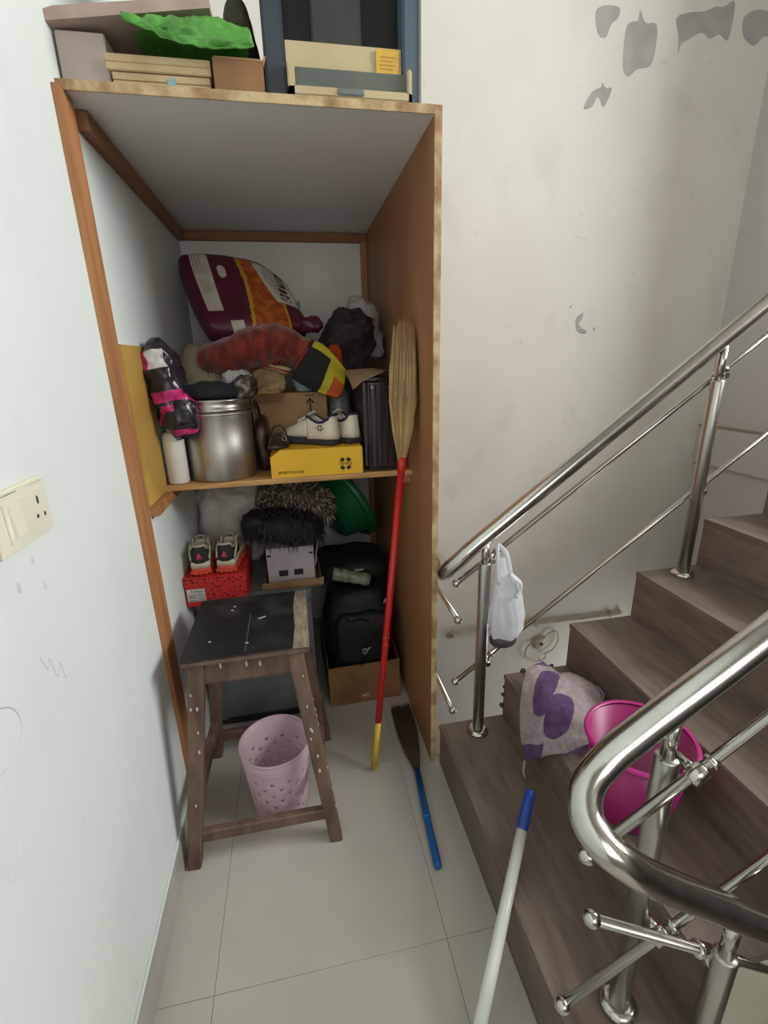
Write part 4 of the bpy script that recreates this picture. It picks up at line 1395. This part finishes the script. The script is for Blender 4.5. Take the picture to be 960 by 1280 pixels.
obj('seat_crack', bx(.262, .2645, -.17, .05, ZSe - .0006, ZSe + .0004), M('crack_grey', (92, 90, 86), .8), st)

# ------------------------------------------------------------------ waste basket
wb = thing('pink_basket', (.305, -.066, 0), 'pale pink perforated plastic waste basket under the stool', 'waste basket')
m_pb = M('pale_pink_plastic', (244, 226, 232), .35, col2=(240, 220, 227), scale=5, translucent=.55, alpha=.86)
cx, cy = .305, -.066
HB, R0, R1 = .285, .088, .115


def bpt(th, z):
    r_ = R0 + (R1 - R0) * z / HB
    return Vector((cx + r_ * math.cos(th), cy + r_ * math.sin(th), z))


b = B()
NT, NZ = 24, 7
zr = [.035 + (.215 - .035) * k / NZ for k in range(NZ + 1)]
vcache = {}


def gv(i, j, ti, zz):
    key = (i % (NT * 2), round(zz, 5))
    if key not in vcache:
        vcache[key] = b.bm.verts.new(bpt(2 * math.pi * (i % (NT * 2)) / (NT * 2), zz))
    return vcache[key]


for j in range(NZ):
    z0, z1 = zr[j], zr[j + 1]
    zm = (z0 + z1) / 2
    for i in range(NT):
        i0 = 2 * i
        if (i + j) % 2:
            ring = [gv(i0, 0, 0, z0), gv(i0 + 1, 0, 0, z0), gv(i0 + 2, 0, 0, z0), gv(i0 + 2, 0, 0, zm), gv(i0 + 2, 0, 0, z1), gv(i0 + 1, 0, 0, z1), gv(i0, 0, 0, z1), gv(i0, 0, 0, zm)]
            thc = 2 * math.pi * (i0 + 1) / (NT * 2)
            hole = []
            for k in range(8):
                a = -math.pi * .75 + k * math.pi / 4
                hole.append(b.bm.verts.new(bpt(thc + .045 * math.cos(a), zm + .0055 * math.sin(a))))
            for k in range(8):
                b.face([ring[k], ring[(k + 1) % 8], hole[(k + 1) % 8], hole[k]], 0, True)
        else:
            b.face([gv(i0, 0, 0, z0), gv(i0 + 1, 0, 0, z0), gv(i0 + 2, 0, 0, z0), gv(i0 + 2, 0, 0, zm), gv(i0 + 2, 0, 0, z1), gv(i0 + 1, 0, 0, z1), gv(i0, 0, 0, z1), gv(i0, 0, 0, zm)], 0, True)
for za_, zb_ in ((0.002, zr[0]), (zr[-1], .245), (.245, HB)):
    for i in range(NT * 2):
        b.face([gv(i, 0, 0, za_), gv(i + 1, 0, 0, za_), gv(i + 1, 0, 0, zb_), gv(i, 0, 0, zb_)], 0, True)
b.face([gv(i, 0, 0, .002) for i in range(NT * 2)])
obj('basket_wall', b, m_pb, wb, mods=[SOLID(.0022, 0)])
obj('rim', B().lathe([(R1 - .001, HB - .004), (R1 + .003, HB - .004), (R1 + .004, HB), (R1 + .001, HB + .003), (R1 - .002, HB + .001)], 60, (cx, cy, 0)), m_pb, wb)
obj('rim_band', B().lathe([(R1 - .006, HB - .048), (R1 - .0025, HB - .047), (R1 - .002, HB - .042), (R1 - .005, HB - .041)], 60, (cx, cy, 0)), m_pb, wb)

# ------------------------------------------------------------------ broom leaning on the cupboard side
br = thing('long_broom', (.644, .008, 0), 'long grass broom with red and yellow handle leaning upside down in the cupboard', 'broom')
p0, pj = Vector((.646, .010, .011)), Vector((.800, .142, 1.142))
py = p0.lerp(pj, .168)
obj('handle_grip', B().tube([p0, py], .0118, 16), M('yellow_handle', (214, 182, 36), .4, col2=(190, 156, 30), scale=20, stretch=(3, 3, .6)), br)
hd = obj('handle', B().tube([py, p0.lerp(pj, .5), pj], [.0118, .0122, .0128], 16), M('red_handle', (196, 32, 34), .35, col2=(182, 26, 30), scale=8), br)
for k in (.438, .462):
    q = p0.lerp(pj, k)
    dd = (pj - p0).normalized()
    obj('handle_ring', B().tube([q, q + dd * .003], .0128, 16), M('red_ring', (214, 88, 70), .4), hd)
obj('ferrule', B().tube([pj - dd * .02, pj + dd * .03], [.0135, .0150], 16), M('red_ferrule', (206, 44, 40), .35), hd)
rn = random.Random(12)
b = B()
top_c = Vector((.826, .20, 1.59))
ax = (top_c - pj).normalized()
side = Vector((1, -.15, 0))
side = (side - ax * side.dot(ax)).normalized()
dep = ax.cross(side)
for k in range(620):
    a, q = rn.uniform(-1, 1), rn.uniform(-1, 1)
    L_ = rn.uniform(.86, 1.03) * (1 - .06 * abs(a))
    pts = []
    for s_ in (0, .25, .5, .75, 1.0):
        wv = .011 + .036 * math.sin(min(1, s_ * 1.5) * math.pi / 2) - .013 * max(0, s_ - .6) / .4
        dv = .010 + .016 * s_
        pts.append(pj + ax * (.02 + .455 * s_ * L_) + side * a * wv + dep * q * dv + Vector((rn.uniform(-.002, .002), rn.uniform(-.002, .002), 0)))
    w_ = side * .0011
    w2 = dep * .0011
    vs = [[b.bm.verts.new(p + u) for u in (w_, w2, -w_)] for p in pts[:-1]] + [[b.bm.verts.new(pts[-1])]]
    mi = rn.randrange(3)
    for r0_, r1_ in zip(vs[:-2], vs[1:-1]):
        for e in range(3):
            b.face([r0_[e], r0_[(e + 1) % 3], r1_[(e + 1) % 3], r1_[e]], mi)
    for e in range(3):
        b.face([vs[-2][e], vs[-2][(e + 1) % 3], vs[-1][0]], mi)
obj('bristles', b, [M('straw', (180, 148, 100), .8), M('straw_dark', (150, 118, 76), .8), M('straw_light', (196, 166, 118), .8)], br)['kind'] = 'stuff'

# ------------------------------------------------------------------ hand brush on the floor
hbk = thing('hand_broom', (.795, -.1, 0), 'short broom with blue handle and dark bristles lying on the floor', 'broom')
h0, h1, h2 = Vector((.776, -.396, .013)), Vector((.786, -.235, .013)), Vector((.803, -.035, .013))
obj('handle', B().tube([h0, h0 + Vector((.0006, .012, 0)), h1, h2], [.011, .0128, .0125, .0118], 16), M('blue_handle', (22, 96, 166), .35, col2=(18, 84, 150), scale=6), hbk)
obj('handle_ring', B().tube([h1, h1 + Vector((.001, .012, 0))], .0137, 16), M('blue_ring', (30, 110, 180), .35), hbk)
b = B()
for k in range(520):
    a, q = rn.uniform(-1, 1), rn.uniform(0, 1)
    s_end = rn.uniform(.8, 1.05)
    pts = []
    for s_ in (0, .3, .65, 1.0):
        wv = .009 + .036 * math.sin(min(1, s_ * 1.3) * math.pi / 2)
        pts.append(Vector((.803 + .012 * s_ * s_end + a * wv * .95, -.04 + .34 * s_ * s_end, .004 + (.018 + .014 * math.sin(s_ * 3)) * q)))
    w_ = Vector((.0012, 0, 0))
    w2 = Vector((0, 0, .0012))
    vs = [[b.bm.verts.new(p + u) for u in (w_, w2, -w_)] for p in pts]
    mi = rn.randrange(2)
    for r0_, r1_ in zip(vs[:-1], vs[1:]):
        for e in range(3):
            b.face([r0_[e], r0_[(e + 1) % 3], r1_[(e + 1) % 3], r1_[e]], mi)
obj('bristles', b, [M('dark_straw', (78, 60, 44), .9), M('dark_straw2', (96, 76, 54), .9)], hbk)['kind'] = 'stuff'

# ------------------------------------------------------------------ mop handle resting on the first step
mp_ = thing('mop_pole', (.71, -.83, 0), 'white mop handle with blue cap resting on the first step', 'mop')
m0, mc_, m1 = Vector((.700, -.845, .017)), Vector((.893, -.612, .203)), None
dv = (mc_ - m0)
m1 = Vector((1.024, -.454, .324))
mid1 = m1.lerp(m0, .17)
obj('pole', B().tube([m0, mid1], [.0158, .0142], 20), M('white_pole', (224, 226, 222), .25, col2=(214, 216, 212), scale=5), mp_)
obj('cap', B().tube([mid1, mid1.lerp(m1, .03), mid1.lerp(m1, .6), mid1.lerp(m1, .97), m1], [.0150, .0155, .0145, .0128, .010], 20), M('blue_cap', (38, 76, 176), .35), mp_)

# ------------------------------------------------------------------ white bag hanging on the far railing
wbg = thing('white_hanging_bag', (1.09, -.085, .56), 'white plastic carrier bag hanging from the railing post', 'plastic bag')
m_wb = M('white_thin_plastic', (242, 243, 246), .3, col2=(222, 224, 230), scale=9, translucent=.3)
YB = -.108


def bagf(u, v):
    # u around, v from top (0) to bottom (1)
    cxs = [(1.062, .885, .010), (1.068, .845, .018), (1.083, .80, .034), (1.090, .74, .046), (1.092, .68, .055), (1.092, .62, .052), (1.085, .575, .036), (1.080, .562, .008)]
    m = len(cxs) - 1
    x = min(v * m, m - 1e-6)
    i = int(x)
    t_ = x - i
    c = [cxs[i][k] + (cxs[i + 1][k] - cxs[i][k]) * t_ for k in range(3)]
    a = u * 2 * math.pi
    q = Vector((math.cos(a) * 1.5, math.sin(a) * 1.5, v * 2.0))
    w_ = 1 + .16 * (1 - 2.2 * abs(noise.noise(q * 1.6))) * math.sin(math.pi * min(1, v * 1.1)) + .08 * math.sin(a * 5 + v * 3) * math.sin(math.pi * v)
    return Vector((c[0] + c[2] * w_ * math.cos(a), YB + c[2] * .62 * w_ * math.sin(a), c[1]))


b = B()
b.grid(bagf, 56, 50)
bmesh.ops.remove_doubles(b.bm, verts=b.bm.verts[:], dist=1e-5)
obj('bag_body', b, m_wb, wbg)
b = B()
b.tube(crv([(1.050, -.118, .80), (1.046, -.116, .86), (1.052, -.10, .905), (1.064, -.075, .912), (1.080, -.10, .893), (1.088, -.118, .84), (1.090, -.12, .78)], 7), .0085, 10, flat=.5)
obj('handle_loop', b, m_wb, wbg)
b = B()
b.tube(crv([(1.084, -.13, .835), (1.10, -.142, .82), (1.118, -.138, .80), (1.115, -.14, .775), (1.10, -.148, .76)], 7), [.012] * 29, 10, flat=.5)
obj('knot_fold', b, m_wb, wbg)
obj('dark_contents', B().blob((1.082, YB - .002, .585), (.088, .06, .05), amp=.004, freq=30, seed=51), M('dark_contents', (64, 60, 62), .6), wbg)

# ------------------------------------------------------------------ bucket on the second step
bu = thing('magenta_bucket', (1.245, -.58, 2 * RS), 'magenta plastic bucket standing on the second step', 'bucket')
m_mag = M('magenta_plastic', (160, 28, 106), .35, col2=(146, 22, 94), scale=4)
cb = (1.233, -.578, 2 * RS)
obj('bucket_wall', B().lathe([(1e-4, .002), (.086, .002), (.088, .004), (.121, .218), (.118, .218), (.085, .008), (1e-4, .007)], 48, cb), m_mag, bu)
obj('rim', B().lathe([(.1175, .214), (.1275, .214), (.1295, .219), (.1275, .225), (.121, .227), (.1175, .224)], 48, cb), M('magenta_rim', (192, 44, 132), .3), bu)
for s_ in (-1, 1):
    obj('handle_lug', bx(cb[0] + s_ * .125 - .008, cb[0] + s_ * .125 + .008, cb[1] - .014, cb[1] + .014, cb[2] + .185, cb[2] + .214, bev=.003), m_mag, bu)

# ------------------------------------------------------------------ purple and grey mat draped on the steps
m_pg = M('grey_terry', (172, 158, 158), .95, col2=(150, 136, 138), scale=60, bump=.5, bscale=220)
m_pp = M('purple_terry', (104, 74, 116), .95, col2=(84, 58, 98), scale=50, bump=.5, bscale=220)
z2 = 2 * RS
MT = net([[(1.255, -.080, .452), (1.30, -.12, .425), (1.345, -.165, .405), (1.375, -.215, .398)],
          [(1.165, -.135, .470), (1.22, -.20, .480), (1.285, -.245, .462), (1.33, -.285, .425)],
          [(1.105, -.215, .425), (1.145, -.285, .470), (1.205, -.335, .475), (1.262, -.385, .455)],
          [(1.085, -.262, .345), (1.112, -.325, .390), (1.160, -.375, .420), (1.225, -.425, .440)],
          [(1.098, -.285, .240), (1.105, -.335, .300), (1.130, -.385, .362), (1.180, -.430, .400)]])


def mtm(u, v):
    # two purple footprints side by side, purple corners
    for (a, c, ru, rv) in ((.36, .30, .27, .13), (.60, .55, .20, .17)):
        if abs((u - a) / ru) ** 2.6 + abs((v - c) / rv) ** 2.6 < 1:
            return 1
    cu, cv = min(u, 1 - u), min(v, 1 - v)
    if cu + cv < .16:
        return 1
    if u > .86 and v < .45:
        return 1
    return 0


mt_ = thing('purple_mat', (1.2, -.25, z2), 'grey terry mat with purple patches draped over the second step', 'mat')
b = B()
b.grid(lambda u, v: MT(u, v) + Vector((0, 0, .005 * noise.noise(Vector((u * 8, v * 8, 2))))), 150, 120, mtm)
obj('terry_cloth', b, [m_pg, m_pp], mt_, mods=[SOLID(.010, -1)])
for pth in ([(1.098, -.285, .245), (1.090, -.295, .215), (1.094, -.30, .19)], [(1.375, -.215, .40), (1.392, -.20, .41), (1.395, -.23, .405), (1.38, -.25, .40)], [(1.255, -.08, .452), (1.252, -.06, .45)]):
    obj('corner_tie', B().tube(crv(pth, 5), .004, 6), M('tie_lilac', (178, 160, 170), .9), mt_)
obj('mat_fold', B().blob((1.27, -.24, .412), (.20, .22, .10), .7, .7, amp=.012, freq=14, seed=61, flatbase=z2 + .0005, mat=Matrix.Rotation(R(-40), 3, 'Z')), m_pg, mt_)
